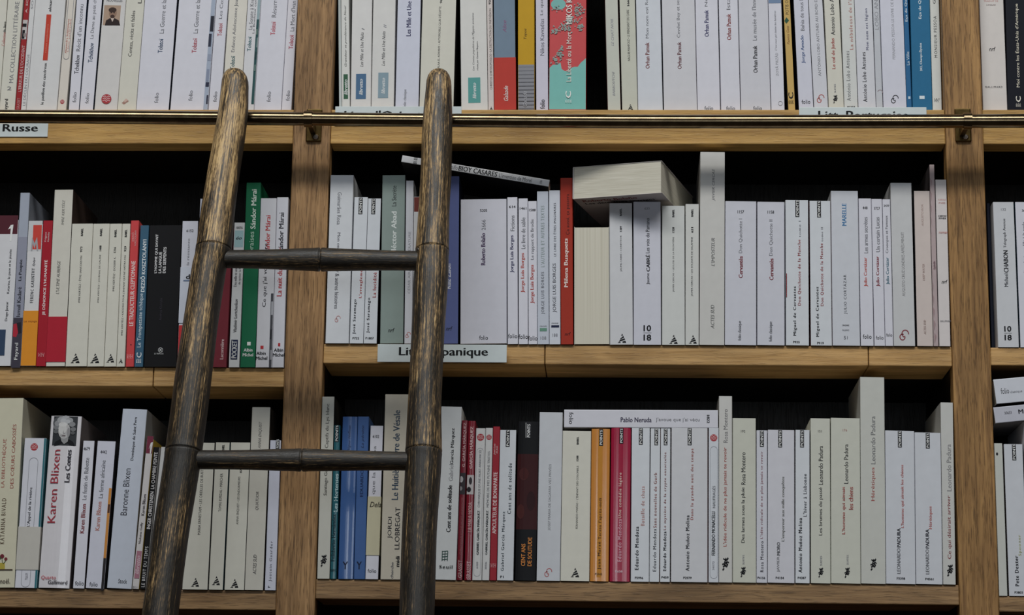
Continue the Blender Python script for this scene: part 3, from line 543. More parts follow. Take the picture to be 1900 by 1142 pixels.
mid_mid = [
 bk('white paperback with grey lettering reading downward', (603.4, 647, 613.4, 325.6), (214, 216, 220), [('Guimarães Rosa', 357, 417, .42, 7.5, G, 'D'), ('Mon oncle le jaguar', 432, 506, .42, 7.5, G, 'D'), ('& autres histoires', 508, 573, .42, 7.5, G, 'D'), ('curl', 592, .5, 12, (196, 150, 150))], dep=.13),
 bk('white paperback with red title and black typewriter name', (648.4, 673.8, 657.6, 366.7), PW, [('points', 364, 398, .48, 7.5, K), ('José Saramago', 556, 620, .32, 6.5, (36, 36, 42), 'bs'), ("L'aveuglement", 492, 553, .70, 6.5, (182, 72, 70), 's'), ('H', 'P722', 628, .45, 12, 4, K, 'b')]),
 bk('white paperback with short red title, black typewriter name', (674.5, 699, 680, 369), PW, [('points', 366, 398, .42, 7.5, K), ('José Saramago', 553, 618, .32, 6.5, (36, 36, 42), 'bs'), ('La lucidité', 506, 552, .70, 6.5, (182, 72, 70), 's'), ('H', 'P1807', 628, .45, 15, 4, K, 'b')], side=(50, 50, 54)),
 bk('tall grey-green paperback with bold white lettering', (705, 748.3, 708, 326), (146, 160, 154), [('Héctor Abad', 393, 472, .53, 9.5, (232, 236, 232), 'b'), ('La Secrète', 345, 383, .52, 8.5, (46, 50, 50), 'l'), ('H', 'nrf', 613, .48, 12, 8, K, 'i')], mark='tall grey-green spine', dep=.14, side=(48, 48, 50), gap=.0012),
 bk('slim tall white paperback with faint grey capitals', (750, 764.3, 751.2, 336), (218, 218, 224), [('CÉSAR AIRA LA LITTÉRATURE', 430, 545, .5, 6, g, 'l'), ('curl', 622, .5, 11, r)], gap=.001),
 bk('white paperback with a red-brown top beside the ladder', (765.6, 797, 767.3, 366), (216, 215, 216), [('rect', 366, 393, .02, .98, (118, 54, 46))]),
 bk('white paperback hidden behind the ladder', (798, 811.5, 799, 380), (212, 212, 214)),
 bk('tall violet-blue paperback half hidden by the ladder', (813, 850, 816, 328), (98, 108, 158), [('Ruiz Zafón', 490, 536, .48, 9, (226, 226, 236), 'b'), ('H', 'nrf', 610, .55, 12, 8, (30, 30, 40), 'i')], mark='violet-blue spine', dep=.14, side=(30, 38, 62)),
 bk('very wide white paperback with short violet lettering', (854, 940.6, 854.7, 371), (214, 213, 222), [num('5205', 391, .5, 13, 6), ('2666', 408, 427, .5, 7.5, G, 'l'), ('Roberto Bolaño', 433, 492, .49, 8, (82, 62, 96), 'b'), folioH(627, .5, 16, 8)], mark='very wide white spine', dep=.108, side=(36, 44, 66), gap=.0015),
 bk('white paperback with navy lettering', (941.8, 961, 941, 367), FW, jl('614', 384, (50, 50, 92), 437, 506, 'Fictions', 400, 429, 624)),
 bk('slim white paperback with rust red lettering', (962.3, 979.6, 962, 369), FW, jl('1461', 387, (186, 84, 72), 470, 543, 'Le livre de sable', 404, 462, 625)),
 bk('slim white paperback with scarlet lettering', (980.6, 996.8, 979.8, 374), FW, jl('1588', 390, (182, 70, 60), 492, 563, 'Le rapport de Brodie', 407, 482, 628)),
 bk('grey paperback with grey-green capitals and a green bar', (997.4, 1018.8, 996, 356), (198, 203, 214), [("L'AUTEUR ET AUTRES TEXTES", 382, 496, .48, 6.5, (128, 142, 138), 's'), ('JORGE LUIS BORGES', 505, 583, .5, 7, (84, 84, 92), 's'), ('rect', 609, 615, .2, .82, (106, 150, 130)), ('H', "L'IMAGINAIRE", 605.5, .5, 13, 2.4, G, ''), ('H', '108', 627.5, .5, 11, 6, g, 'l')]),
 bk('white paperback with bold grey capitals and navy bar', (1019.4, 1040, 1018.8, 354), (212, 215, 224), [('LE LIVRE DES ÊTRES IMAGINAIRES', 377, 476, .5, 5, (66, 66, 76), 'bs'), ('JORGE LUIS BORGES', 489, 580, .5, 8, (84, 84, 92), ''), ('rect', 604, 608, .17, .88, (28, 34, 66)), ('H', "L'IMAGINAIRE", 600, .5, 13, 2.4, G, ''), ('H', '188', 622, .5, 10, 6, g, 'l')]),
 bk('brick red paperback with bold white lettering', (1040.8, 1063.8, 1039, 331), (166, 52, 36), [('Milena Busquets', 443, 533, .48, 9, (240, 228, 220), 'b'), ('Ça aussi, ça passera', 360, 436, .62, 8, (74, 26, 24), 'l'), ('H', 'nrf', 620, .55, 11, 6, (60, 20, 20), 'i')], mark='brick red spine', dep=.13),
 bk('cream block of page edges turned outward', (1065.6, 1131, 1065.6, 421.8), (206, 204, 194), [], rev=True, mark='outward page block', dep=.109),
 bk('white paperback under the flat thick book, with small capitals', (1131.8, 1174.5, 1130.5, 378), (213, 213, 216), tow('JAUME CABRÉ • CONFITEOR', 437, 504, '1289', 425, .52, .5, 394, 16, 628)),
 bk('white paperback with a bold black name and numeral fraction', (1175.6, 1226.8, 1175.2, 375), (211, 211, 221), [('H', '633', 387, .5, 9, 5, G, ''), ('Les voix du Pamano', 405, 470, .52, 7, (50, 50, 56), ''), ('CABRÉ', 473, 504, .52, 8, (22, 22, 26), 'b'), ('Jaume', 507, 528, .54, 7, (60, 60, 66), 'l'), ('mark10', 618, .5, 14, K)]),
 bk('cream paperback with small capitals and tower emblem', (1228.4, 1270.8, 1228.4, 382.5), (214, 215, 212), tow('JAVIER CERCAS • LES LOIS DE LA FRONTIÈRE', 440, 542, '1328', 427, .5, .5, 396, 16, 630)),
 bk('narrow cream paperback with small capitals and tower emblem', (1271.6, 1296.8, 1272, 379.4), (214, 214, 210), tow('JAVIER CERCAS • LES SOLDATS DE SALAMINE', 440, 550, '621', 427, .55, .5, 395, 15, 630)),
 bk('tallest cream paperback with widely spaced grey italics', (1297.8, 1344.2, 1299.5, 283), (208, 206, 202), [('JAVIER CERCAS', 314, 373, .55, 6.5, (112, 112, 116), 'i'), ("L'IMPOSTEUR", 442, 494, .53, 6.5, (112, 112, 112), 'i'), ('ACTES SUD', 566, 610, .52, 6.5, (112, 112, 110), 'i')], mark='tallest cream spine', side=(186, 185, 184), dep=.14),
 bk('wide white paperback with crimson name and single numeral', (1345, 1403.4, 1345.8, 374.4), (211, 211, 220), [num('1157', 393.5, .5, 12, 6), ('Don Quichotte I', 406, 470, .5, 7.5, G, 'l'), ('Cervantès', 476, 516, .5, 7.5, (130, 46, 54), 'b'), ('folio classique', 596, 632, .48, 7.5, (80, 80, 84), 'l')]),
 bk('white paperback with crimson name and double numeral', (1405, 1456, 1405.2, 375.5), (211, 211, 220), [num('1158', 394, .5, 12, 6), ('Don Quichotte II', 408, 475, .51, 7.5, G, 'l'), ('Cervantès', 480, 520, .52, 7.5, (130, 46, 54), 'b'), ('folio classique', 597, 634, .5, 7.5, (80, 80, 84), 'l')]),
 bk('white paperback with red typewriter title and red left edge', (1458.4, 1501.2, 1457.4, 372), PW, [('points', 368, 403, .52, 7.5, K), ('Miguel de Cervantes', 532, 623, .40, 7, (34, 34, 38), 'bs'), ('Don Quichotte de la Manche', 445, 567, .60, 6.5, (158, 66, 68), 's'), ('tome I', 410, 440, .62, 4, g, 's'), ('H', 'P935', 635, .45, 12, 4, K, 'b'), ('rect', 508, 552, .0, .05, (130, 30, 36))]),
 bk('white paperback with red typewriter title and black name', (1504.6, 1544, 1502, 373.6), PW, [('points', 370, 404, .45, 7.5, K), ('Miguel de Cervantes', 533, 625, .34, 7, (34, 34, 38), 'bs'), ('Don Quichotte de la Manche', 452, 568, .56, 6.5, (158, 66, 68), 's'), ('tome II', 422, 448, .58, 4, g, 's'), ('H', 'P919', 637, .45, 12, 4, K, 'b')], side=(110, 40, 46)),
 bk('wide white paperback with a short bright blue title', (1545, 1596, 1541.6, 355), (211, 213, 220), [('MARELLE', 378, 419, .48, 8, (56, 118, 168), 'b'), ('JULIO CORTÁZAR', 510, 583, .48, 8, (92, 92, 98), 's'), ('H', "L'IMAGINAIRE", 604, .48, 13, 3, K, ''), ('H', 'GALLIMARD', 613, .48, 13, 3, G, ''), ('H', '51', 627, .48, 7, 6, G, 'l')], mark='bright blue title', dep=.125),
 bk('white paperback with orange-red name', (1597.4, 1621.2, 1593, 369), FW, [num('448', 386, .5, 9, 5.5), ('Julio Cortázar', 478, 532, .48, 7.5, (196, 86, 74), 'b'), ('Les armes secrètes', 403, 470, .52, 7.5, G, 'l'), folioH(625, .5, 16, 8)]),
 bk('white paperback with wine red name', (1622.6, 1642.3, 1617, 370), FW, [num('3727', 387, .5, 11, 5.5), ('Julio Cortázar', 476, 532, .48, 7.5, (140, 52, 62), 'b'), ('Un certain Lucas', 403, 468, .52, 7.5, G, 'l'), folioH(627, .5, 14, 7)]),
 bk('slim white paperback with teal blue name', (1643, 1657.6, 1637.3, 370.5), FW, [num('2439', 382, .5, 10, 4), ('Julio Cortázar', 478, 528, .5, 7, (72, 116, 134), 'b'), ('Cronopes et Fameux', 400, 470, .5, 6.5, G, 'l'), folioH(622, .5, 11, 6)]),
 bk('tall pale paperback with outlined capitals and dark red curl', (1658.5, 1698.3, 1652, 340), (206, 206, 207), [('AUGUSTO CRUZ LONDRES APRÈS MINUIT', 431, 550, .5, 7, (124, 122, 124), 'l'), ('curl', 622, .5, 20, (138, 58, 66))], mark='tall dark red curl', dep=.14, side=(188, 188, 190)),
 bk('pinkish cream paperback with faint brown capitals', (1702, 1731.7, 1695.8, 355), (214, 200, 194), [('AUGUSTO ROA', 380, 420, .5, 4, (172, 146, 138), 'i'), ('DEEP WATER', 490, 521, .5, 4, (172, 146, 138), 'i'), ('ACTES SUD', 594, 621, .5, 4, (172, 146, 138), 'i')], side=(44, 42, 44), gap=.0015),
 bk('thin tall dusty pink book with a marbled pattern', (1732.2, 1741.6, 1724, 306), (186, 168, 168), [('poly', [(1726+q*.025+3*sin(q*.25), 330+q), (1729+q*.025+3*sin(q*.25), 336+q), (1728+q*.02, 350+q)], (166, 138, 140)) for q in range(0, 300, 24)] + [('Isabelle', 485, 500, .5, 4, (110, 70, 84), 'i')], mark='thin tall dusty pink spine', side=(70, 64, 66), dep=.14),
 bk('blush white book partly hidden by the wood', (1743, 1764, 1735.5, 334), (222, 214, 212), [('H', 'CAROLE', 371, .55, 14, 3, r, ''), ('H', 'FIVES', 377, .55, 12, 3, r, ''), ('H', 'CAROLE', 401, .55, 15, 3.4, K, 'b'), ('H', 'FIVES', 405.5, .55, 13, 3, K, 'b'), ('H', 'roman', 432, .6, 16, 3.4, r, ''), ('H', 'nrf', 523, .6, 11, 7, K, 'i'), ('H', 'GALLIMARD', 596, .6, 20, 3, G, '')], dep=.13),
]
mid_right = [
 bk('narrow navy black book in the shade beside the post', (1840, 1846.3, 1830.5, 378), (34, 38, 54), dy=.02, rough=.4),
 bk('white paperback with a bold black name and stacked numerals', (1847.2, 1891, 1838.3, 375.5), (211, 212, 216), [('H', '132', 389, .5, 9, 4.5, G, ''), ('Telegraph Avenue', 406, 460, .52, 6.5, (66, 66, 72), ''), ('CHABON', 465, 506, .52, 8.5, (22, 22, 26), 'b'), ('Michael', 508, 532, .5, 7, (62, 62, 68), 'l'), ('mark10', 618.5, .49, 13, K)]),
 bk('white paperback with crimson name cut by the picture edge', (1893.6, 1930, 1883.6, 375.5), FW, [num('3687', 391, .5, 12, 5), ('Tracy Chevalier', 493, 560, .42, 8, (158, 60, 66), 'b'), ('La jeune fille à la perle', 412, 487, .42, 8, G, 'l'), folioH(626, .5, 16, 8)], side=(40, 70, 84)),
]

# ============================================================== BOTTOM SHELF
low_left = [
 bk('large cream book with red and brown capitals and a flowerpot', (-20, 26.4, -2, 740), (208, 203, 180), [('LA BIBLIOTHÈQUE', 815, 905, .32, 9, (150, 62, 56), 'l'), ('DES CŒURS CABOSSÉS', 788, 907, .68, 8, (150, 62, 56), 'l'), ('KATARINA BIVALD', 925, 1010, .42, 8, (92, 72, 54), 'ls'), ('poly', [(-2, 1058), (-1, 1045), (9, 1045), (9, 1058)], (176, 160, 70)), ('ell', 4, 1033, 4, 4, (110, 40, 50)), ('ell', 11, 1038, 3, 3, (120, 48, 54)), ('line', [(4, 1037), (5, 1046)], 1, (60, 80, 50)), ('line', [(11, 1041), (6, 1047)], 1, (60, 80, 50)), ('ell', -1, 1036, 3, 3, (60, 90, 56)), ('rect', 1057, 1059, .1, .9, (80, 66, 54)), ('H', 'Denoël.', 1079, .50, 30, 9, (64, 52, 44), '')], mark='large cream spine', dep=.15, side=(196, 192, 176)),
 bk('white pocket book with a round red seal and plain grey band', (26.8, 68, 46, 814), (214, 214, 222), [('disc', 830, .46, 7), ('capsule', 850, 1090, .28, .68, g), ("L'Appel de la rivière", 905, 978, .45, 7, (70, 70, 74), ''), ('H', '32764', 1070, .5, 5, 12, g, ''), ('rect', 814, 1092, .9, .99, (54, 112, 122)), ('band', 978, 1058, (196, 192, 184), [])], side=(56, 110, 120), dep=.11),
 bk('thick glossy white book with a grey portrait at its head', (70, 128, 94.4, 773), (222, 218, 222),
    [('rect', 773, 827.5, .10, .88, (54, 56, 60)), ('ell', 107, 785, 9, 11, (92, 94, 98))] +
    [('ell', hx, hy, hr, hr*.8, (hc, hc+1, hc+4)) for hx, hy, hr, hc in ((105, 793, 6, 128), (108, 786, 7, 150), (114, 780, 8, 166), (122, 778, 8, 176), (129, 781, 7, 160), (134, 788, 6, 140), (136, 797, 5, 118), (104, 801, 5, 104), (135, 804, 4, 92), (118, 782, 6, 190), (126, 783, 5, 186))] +
    [('poly', [(99, 827.3), (103, 820), (111, 816), (128, 816), (135, 820), (139, 827.3)], (30, 30, 34)), ('poly', [(112, 808), (128, 808), (126, 820), (119, 825), (114, 819)], (150, 149, 150)), ('ell', 119.5, 800, 11.2, 15.2, (186, 184, 184)), ('ell', 116.5, 796, 8, 11, (206, 204, 203)), ('ell', 117, 788.5, 8, 4.5, (214, 212, 211)), ('ell', 127.5, 803, 3, 9, (150, 148, 150)), ('ell', 113.5, 797.2, 2.8, 1.6, (128, 126, 128)), ('ell', 124, 797, 2.8, 1.6, (116, 114, 116)), ('ell', 113.6, 797.3, 1.3, .9, (40, 40, 42)), ('ell', 124, 797.1, 1.3, .9, (40, 40, 42)), ('line', [(110, 794.5), (113, 793.4), (116.5, 794.2)], .9, (104, 102, 104)), ('line', [(121, 794), (124.5, 793), (128, 794.3)], .9, (104, 102, 104)), ('line', [(119.6, 797), (117.6, 803.5), (119.5, 804.8)], .9, (146, 143, 144)), ('ell', 118.8, 804.6, 2, .8, (132, 130, 131)), ('ell', 118.5, 809.3, 3.8, 1.0, (92, 78, 80)), ('ell', 118.5, 811, 3, .7, (168, 165, 166)),
     ('Karen Blixen', 835, 971, .27, 15, (170, 58, 70), 'l'), ('Les Contes', 835, 895, .68, 9.5, (50, 46, 54), 'b'), ('H', 'Quarto', 1073, .32, 28, 8, (190, 80, 90), ''), ('H', 'Gallimard', 1081, .62, 35, 7, (60, 56, 62), 'b')], rough=.17, bulge=.0022, side=(118, 110, 112), mark='grey portrait', dep=.15),
 bk('slim white paperback with dark red name', (135, 156.4, 154.6, 819), FW, [num('4679', 833.5, .35, 12, 6), ('Karen Blixen', 936, 990, .45, 8, (130, 50, 54), 'b'), ('Le festin de Babette', 850, 928, .45, 8, G, 'l'), folioH(1083, .55, 16, 8)], side=(64, 56, 60), gap=.002),
 bk('white paperback with a faded red name and orange cover edge', (158.6, 193, 181, 820), (214, 214, 226), [num('4442', 839.5, .38, 12, 6), ('Karen Blixen', 932, 985, .38, 8, (188, 128, 118), 'b'), ('La ferme africaine', 855, 925, .42, 8, G, 'l'), folioH(1085, .42, 15, 8), ('rect', 906, 1036, .84, .99, (206, 140, 70)), ('rect', 1036, 1096, .84, .99, (46, 42, 44)), ('rect', 936, 952, .86, .97, (84, 54, 40))], side=(44, 42, 46), mark='orange cover edge', gap=.001),
 bk('tall bluish grey book with large thin black lettering', (197.7, 244, 227.5, 760.7), (203, 208, 220), [('Dominique de Saint Pern', 775, 855, .58, 7, (44, 44, 50), 'b'), ('Baronne Blixen', 870, 957, .42, 12, (54, 54, 62), 'l'), ('H', 'Stock', 1079, .62, 16, 8, (40, 40, 46), '')], mark='tall bluish grey spine', dep=.15, side=(158, 156, 156), bulge=.001),
 bk('slim white paperback with a maroon top and mauve box', (245, 257.6, 272.6, 816), (216, 211, 210), [('rect', 810, 842, .02, .98, (122, 50, 70)), ('poly', [(276, 834), (280, 822), (284, 821), (280, 842), (278, 842), (279, 828)], WH), ('Karen Blixen', 918, 957, .5, 5.5, (92, 86, 88), 'b'), ('Violaine Gelly', 970, 1010, .5, 5.5, (92, 86, 88), ''), ('rect', 1023, 1074, .16, .9, (176, 122, 138)), ('libretto', 1032, 1066, .5, 7, (222, 196, 204), 'bi'), ('H', '811', 1090, .4, 8, 3, G, '')], side=(190, 160, 60)),
 bk('black paperback with spaced white capitals', (259, 270, 285, 831), (20, 18, 21), [('LA CHAMBRE PEINTE', 840, 908, .5, 6.5, (226, 222, 222), ''), ('INGER CHRISTENSEN', 913, 982, .5, 6.5, (226, 222, 222), 'b'), ('LE BRUIT DU TEMPS', 1015, 1090, .52, 6, (220, 218, 218), 's')], side=(206, 204, 202), mark='black spine by the ladder', dep=.13),
 bk('thin white paperback hugging the ladder', (272, 286, 299, 831), (214, 212, 211)),
 bk('white paperback hidden behind the ladder', (292, 330, 309, 826), (210, 209, 210)),
 bk('cream paperback right of the ladder, tower emblem', (338, 385.2, 352, 822.5), CW, [('MARIA ERNESTAM • LES OREILLES DE BUSTER', 865, 993, .55, 5, (60, 58, 58), ''), ('tower', 1081, .5, 15)], side=(66, 62, 60)),
 bk('narrow cream paperback with short line of capitals', (387, 413.5, 395, 822), CW, [('TOMAS ESPEDAL • MARCHER', 879, 950, .52, 5, (60, 58, 58), ''), ('tower', 1078, .5, 15), ('BABEL', 826, 836, .55, 4.5, K, 'b')], side=(60, 84, 88), gap=.0012),
 bk('cream paperback with a longer line of capitals', (416.2, 453, 425, 822), CW, [('ANNA ENQUIST • LES ENDORMEURS', 885, 974, .52, 5, (60, 58, 58), ''), ('870', 868, 878, .58, 4, K, 'b'), ('tower', 1083, .5, 15)], side=(60, 60, 60), gap=.0012),
 bk('tall cream paperback with grey italic capitals', (453.6, 488.2, 465.2, 756.5), (207, 203, 192), [('ANNA ENQUIST', 783, 833, .5, 6.5, (104, 100, 98), 'i'), ('QUATUOR', 913, 947, .5, 6.5, (104, 100, 98), 'i'), ('ACTES SUD', 1030, 1066, .5, 6.5, (104, 100, 98), 'i')], mark='tall cream spine by the rung', dep=.14, side=(66, 60, 54)),
 bk('lilac white paperback with typewriter lettering by the post', (491, 526, 501, 818), (208, 209, 222), [('Jostein Gaarder', 1005, 1080, .50, 6.5, (66, 66, 76), 's'), ('points', 812, 834, .72, 7, K), ('P', 1088, 1091, .4, 4, K, '')], gap=.0012),
]
def blue(t1, y0, y1, nm=None):
    q = [(t1, y0, y1, .5, 6.5, (34, 46, 80), 'i'), ('H', 'Y', 1050, .45, 9, 14, (26, 34, 58), 'b')]
    return q + ([(nm, 872, 922, .5, 5.5, (34, 48, 88), '')] if nm else [])
def pts(bx0, by0, by1, name, ya, yb, un, cn, title, yc, yd, ut, ct, pn=None, stn='bs', stt='s', h=6.8):
    q = [('points', by0, by1, bx0, 7.5, K), (name, ya, yb, un, h, cn, stn), (title, yc, yd, ut, h, ct, stt)]
    if pn: q.append(('H', pn, 1073, .45, 15, 4, K, 'b'))
    return q
BK2 = (40, 40, 46)
low_mid = [
 bk('tall cream grey book with dark serif lettering by the post', (580, 603.2, 590, 737), (196, 194, 184), [('Captifs du Lys blanc', 750, 832, .5, 8, (60, 58, 56), ''), ('Santiago Gamboa', 850, 920, .5, 8, (70, 68, 66), ''), ('lizard', 1041, .48, 22)], dep=.14, side=(44, 42, 40)),
 bk('glossy teal paperback with pale lettering', (604, 623.6, 614.2, 790), (46, 98, 108), [('points', 786, 821, .48, 7.5, (24, 40, 48)), ('Les Hortenses', 880, 950, .62, 7, (190, 214, 218), 'b'), ('Felisberto Hernández', 955, 1042, .38, 7, (26, 56, 66), 'b'), ('H', 'P2812', 1059, .5, 14, 4, (26, 50, 56), 'b')], rough=.17, bulge=.0009, mark='glossy teal spine'),
 bk('blue paperback with dark italics and glossy streak', (627, 655.3, 635.8, 774), (66, 98, 152), blue('Vigour Hoffman', 790, 835), rough=.17, bulge=.001, mark='glossy blue spine'),
 bk('matt blue paperback with dark italics', (656.2, 677, 662.3, 774), (68, 100, 154), blue('La pénitte', 790, 832, 'EDUARDO'), rough=.4),
 bk('white paperback with a cream band of handwriting', (677.6, 701.6, 687.6, 791), FW, [num('6102', 810.5, .45, 12, 6), ('que la samba', 828, 918, .42, 8, G, 'l'), ('folio', 1055, 1063, .0, .1, K, ''), ('H', 'folio', 1060, .5, 16, 7, K, 'l'), ('band', 922, 1031, (204, 197, 168), [('H', 'Dela', 937, .60, 21, 10, (54, 50, 44), 'i')])], mark='cream band of handwriting', side=(60, 56, 54)),
 bk('tall cream book with big slate blue lettering', (705.6, 750, 714.8, 732.6), (206, 198, 182), [('Le Huitième livre de Vésale', 762, 928, .52, 12, (64, 80, 98), 'b'), ('JORDI', 960, 1000, .36, 9.5, (60, 60, 62), ''), ('LLOBREGAT', 942, 1020, .66, 9, (60, 60, 62), ''), ('midi', 1033, 1052, .70, 7, K, 'b'), ('cherche', 1044, 1074, .48, 5, G, '')], mark='slate blue lettering', dep=.15),
 bk('white book hidden behind the ladder', (752, 800, 759, 760), (206, 206, 206)),
 bk('white book with black bold lettering right of the ladder', (803, 845.7, 815, 755.7), (219, 221, 222), [('García Márquez', 795, 862, .66, 8, (30, 30, 34), 'b'), ('Gabriel', 862, 893, .63, 8, (156, 156, 160), ''), ('Cent ans de solitude', 901, 988, .60, 8, (30, 30, 34), 'b')] +
    [('line', [(820, y), (831, y-1)], 1.2, (50, 84, 76)) for y in (1024, 1029, 1034, 1039)] + [('line', [(x, 1023), (x-1, 1041)], 1.2, (50, 84, 76)) for x in (821, 826, 831)] + [('H', 'Seuil', 1052.5, .55, 24, 6, (30, 36, 36), 'bs')], mark='bold black lettered spine', dep=.14),
 bk('slim wine red book with a grey photo strip', (846.4, 858, 855, 781), (118, 28, 42), [('G. GARCÍA MÁRQUEZ', 785, 867, .5, 7, (220, 190, 188), ''), ('rect', 878, 918, .05, .95, (58, 54, 58)), ('ell', 856, 890, 3.5, 6, (180, 176, 178)), ('ell', 855, 907, 3, 4, (140, 136, 138)), ("CHRONIQUE D'UNE MORT ANNONCÉE", 924, 1030, .5, 5.5, (170, 96, 100), ''), ('GRASSET', 1040, 1073, .55, 7, (208, 170, 170), '')], rough=.28, bulge=.0005, gap=.0008),
 bk('wine red book with a pale photo square', (861, 875, 868.2, 782), (132, 32, 46), [('GARCÍA MÁRQUEZ', 792, 870, .5, 7.5, (228, 198, 196), 'b'), ('rect', 882, 918, .05, .95, (196, 190, 190)), ('ell', 873, 893, 3, 7, (60, 56, 60)), ('ell', 870, 909, 4, 5, (40, 38, 42)), ('LA MALA HORA', 933, 988, .55, 6.5, (214, 170, 170), 'b'), ('GRASSET', 1042, 1076, .55, 7, (220, 180, 182), '')], rough=.17, bulge=.0006, mark='pale photo square'),
 bk('white pocket book with red seal and two-tone capitals', (876, 893.4, 883.5, 795.7), (216, 215, 214), [('disc', 812, .5, 6.8), ('capsule', 832, 1070, .15, .85, (176, 176, 180)), ("CHRONIQUE D'UNE MORT ANNONCÉE", 835, 942, .5, 6, (140, 140, 146), 'l'), ('GABRIEL GARCÍA MÁRQUEZ', 948, 1030, .5, 6, (56, 60, 62), 'b'), ('6409', 1043, 1055, .5, 3.6, g, '')]),
 bk('slim white pocket book with red seal and two-tone capitals', (894.2, 907.6, 900.8, 795), (216, 215, 214), [('disc', 812, .5, 5.2), ('MÉMOIRE DE MES PUTAINS TRISTES', 838, 942, .5, 5.5, (130, 130, 134), 'l'), ('GABRIEL GARCÍA MÁRQUEZ', 948, 1030, .5, 5.5, (56, 60, 62), 'b'), ('30926', 1043, 1057, .5, 3.6, g, '')]),
 bk('slim scarlet paperback with bold white capitals', (908.4, 921, 915.2, 792.5), (160, 42, 54), [("APICULTEUR DE BONAPARTE", 877, 991, .5, 7, (236, 216, 214), 'b'), ('José Luis', 824, 845, .3, 4, (232, 190, 190), 'bi'), ('de Juan', 828, 842, .65, 4, (232, 190, 190), 'bi'), ('H', 'V/H', 1050, .5, 10, 8, (216, 160, 162), 'i')], mark='slim scarlet spine', dep=.115),
 bk('white paperback with dark teal typewriter lettering', (922, 952.6, 927.2, 799), PW, [('points', 795, 830, .48, 7.5, K), ('Cent ans de solitude', 860, 954, .66, 7, (60, 70, 76), 's'), ('Gabriel García Márquez', 950, 1060, .34, 7, (60, 70, 76), 's'), ('H', 'P1', 1071, .3, 6, 4, K, 'b')], side=(40, 40, 44)),
 bk('glossy black paperback with orange title', (954.6, 994.6, 961, 783), (14, 14, 17), [('rect', 843, 983, .02, .98, (56, 15, 17), .36), ('ell', 972, 880, 9, 12, (70, 28, 28)), ('ell', 985, 930, 8, 18, (46, 18, 22)), ('ell', 966, 950, 7, 14, (74, 32, 30)), ('points', 784, 814, .52, 9, (34, 34, 38)), ('line', [(976, 785), (976, 813)], .8, WH), ('CENT ANS', 1010, 1051, .38, 7.5, (222, 142, 72), 'b'), ('DE SOLITUDE', 998, 1051, .68, 7.5, (222, 142, 72), 'b')], rough=.4, bulge=.0012, mark='glossy black spine'),
 bk('tall pale paperback with outlined grey capitals and a red curl', (995.4, 1039, 999, 766), (203, 205, 210), [('JOSEP MARIA DE SAGARRA VIES PRIVÉES', 862, 985, .5, 7, (112, 112, 116), 'l'), ('curl', 1063, .5, 16, (180, 110, 110))], mark='tall outlined capitals', dep=.14),
 bk('wide cream paperback with small capitals and tower emblem', (1039.8, 1093.4, 1043.8, 800.6), CW, babel("FERNANDO MARÍAS • L'ENFANT DES COLONELS", 865, 982, '1208', 851, 1063, .5, 16, .53, 4.6, 818)),
 bk('glossy orange paperback with dark serif lettering', (1094.6, 1129.3, 1097.8, 796.6), (206, 136, 62), [('rect', 797, 1072, .36, .6, (196, 132, 48)), ('points', 795, 828, .52, 7.5, K), ("Teresa l'après-midi", 925, 1001, .52, 7, (84, 52, 30), 's'), ('Juan Marsé', 1006, 1057, .5, 7, (74, 48, 32), 's'), ('H', 'P2143', 1066, .45, 13, 4, (90, 60, 30), 'b')], rough=.17, bulge=.0012, mark='glossy orange spine'),
 bk('glossy magenta paperback with cream lettering', (1131, 1168.4, 1134, 794.5), (162, 26, 60), [('points', 792, 824, .52, 7.5, (28, 20, 26)), ('Une comédie légère', 878, 962, .50, 7, (234, 206, 196), 'bs'), ('Eduardo Mendoza', 964, 1043, .48, 7, (226, 170, 186), 'bs'), ('H', 'P658', 1061, .45, 13, 4, (226, 190, 200), 'b')], rough=.17, bulge=.0012, mark='glossy magenta spine'),
 bk('white paperback with a pink title beside the magenta one', (1170.2, 1204.3, 1172.3, 795), PW, pts(.50, 792, 826, 'Eduardo Mendoza', 978, 1058, .32, BK2, 'Bataille de chats', 903, 976, .63, (198, 148, 142), 'P2996')),
 bk('slim white paperback with brownish title in one line', (1205, 1223.3, 1207.4, 796), PW, [('points', 792, 827, .58, 7, K), ('Eduardo Mendoza', 982, 1061, .5, 6, BK2, 's'), ('Sans nouvelles de Gurb', 878, 980, .52, 6, (158, 104, 98), 's')], side=(120, 70, 50)),
 bk('slim white paperback with one-line dark red title', (1224.6, 1243, 1225.8, 796), PW, [('points', 792, 827, .5, 7, K), ('Eduardo Mendoza', 987, 1060, .46, 6, BK2, 'bs'), ('Le mystère de la crypte ensorcelée', 840, 984, .5, 6, (140, 84, 84), 's'), ('H', 'P459', 1072, .5, 13, 4, K, 'b')]),
 bk('wide white paperback with a raised red title', (1244.8, 1313, 1246, 795), (212, 212, 216), pts(.5, 792, 827, 'Antonio Muñoz Molina', 957, 1060, .45, BK2, 'Dans la grande nuit des temps', 833, 965, .58, (172, 100, 94), 'P2979'), side=(140, 60, 56)),
 bk('white pocket book with red seal and frame', (1314.6, 1333.4, 1315, 795), (213, 216, 222), [('disc', 813, .5, 6.8), ('capsule', 829, 1074, .15, .88, (170, 172, 178)), ('NAUFRAGÉS', 902, 943, .5, 6.5, (124, 126, 130), 'l'), ('FERNANDO MONACELLI', 950, 1031, .48, 6.5, (44, 48, 50), ''), ('34172', 1042, 1058, .48, 3.6, g, '')]),
 bk('tall narrow cream paperback with long red title', (1334, 1358.8, 1334, 736), (208, 206, 202), [('Rosa Montero', 760, 822, .5, 8, (120, 118, 120), ''), ("L'idée ridicule de ne plus jamais te revoir", 831, 1015, .48, 8, (166, 70, 62), ''), ('lizard', 1047, .48, 24)], mark='tall narrow cream spine', dep=.13, side=(180, 178, 170)),
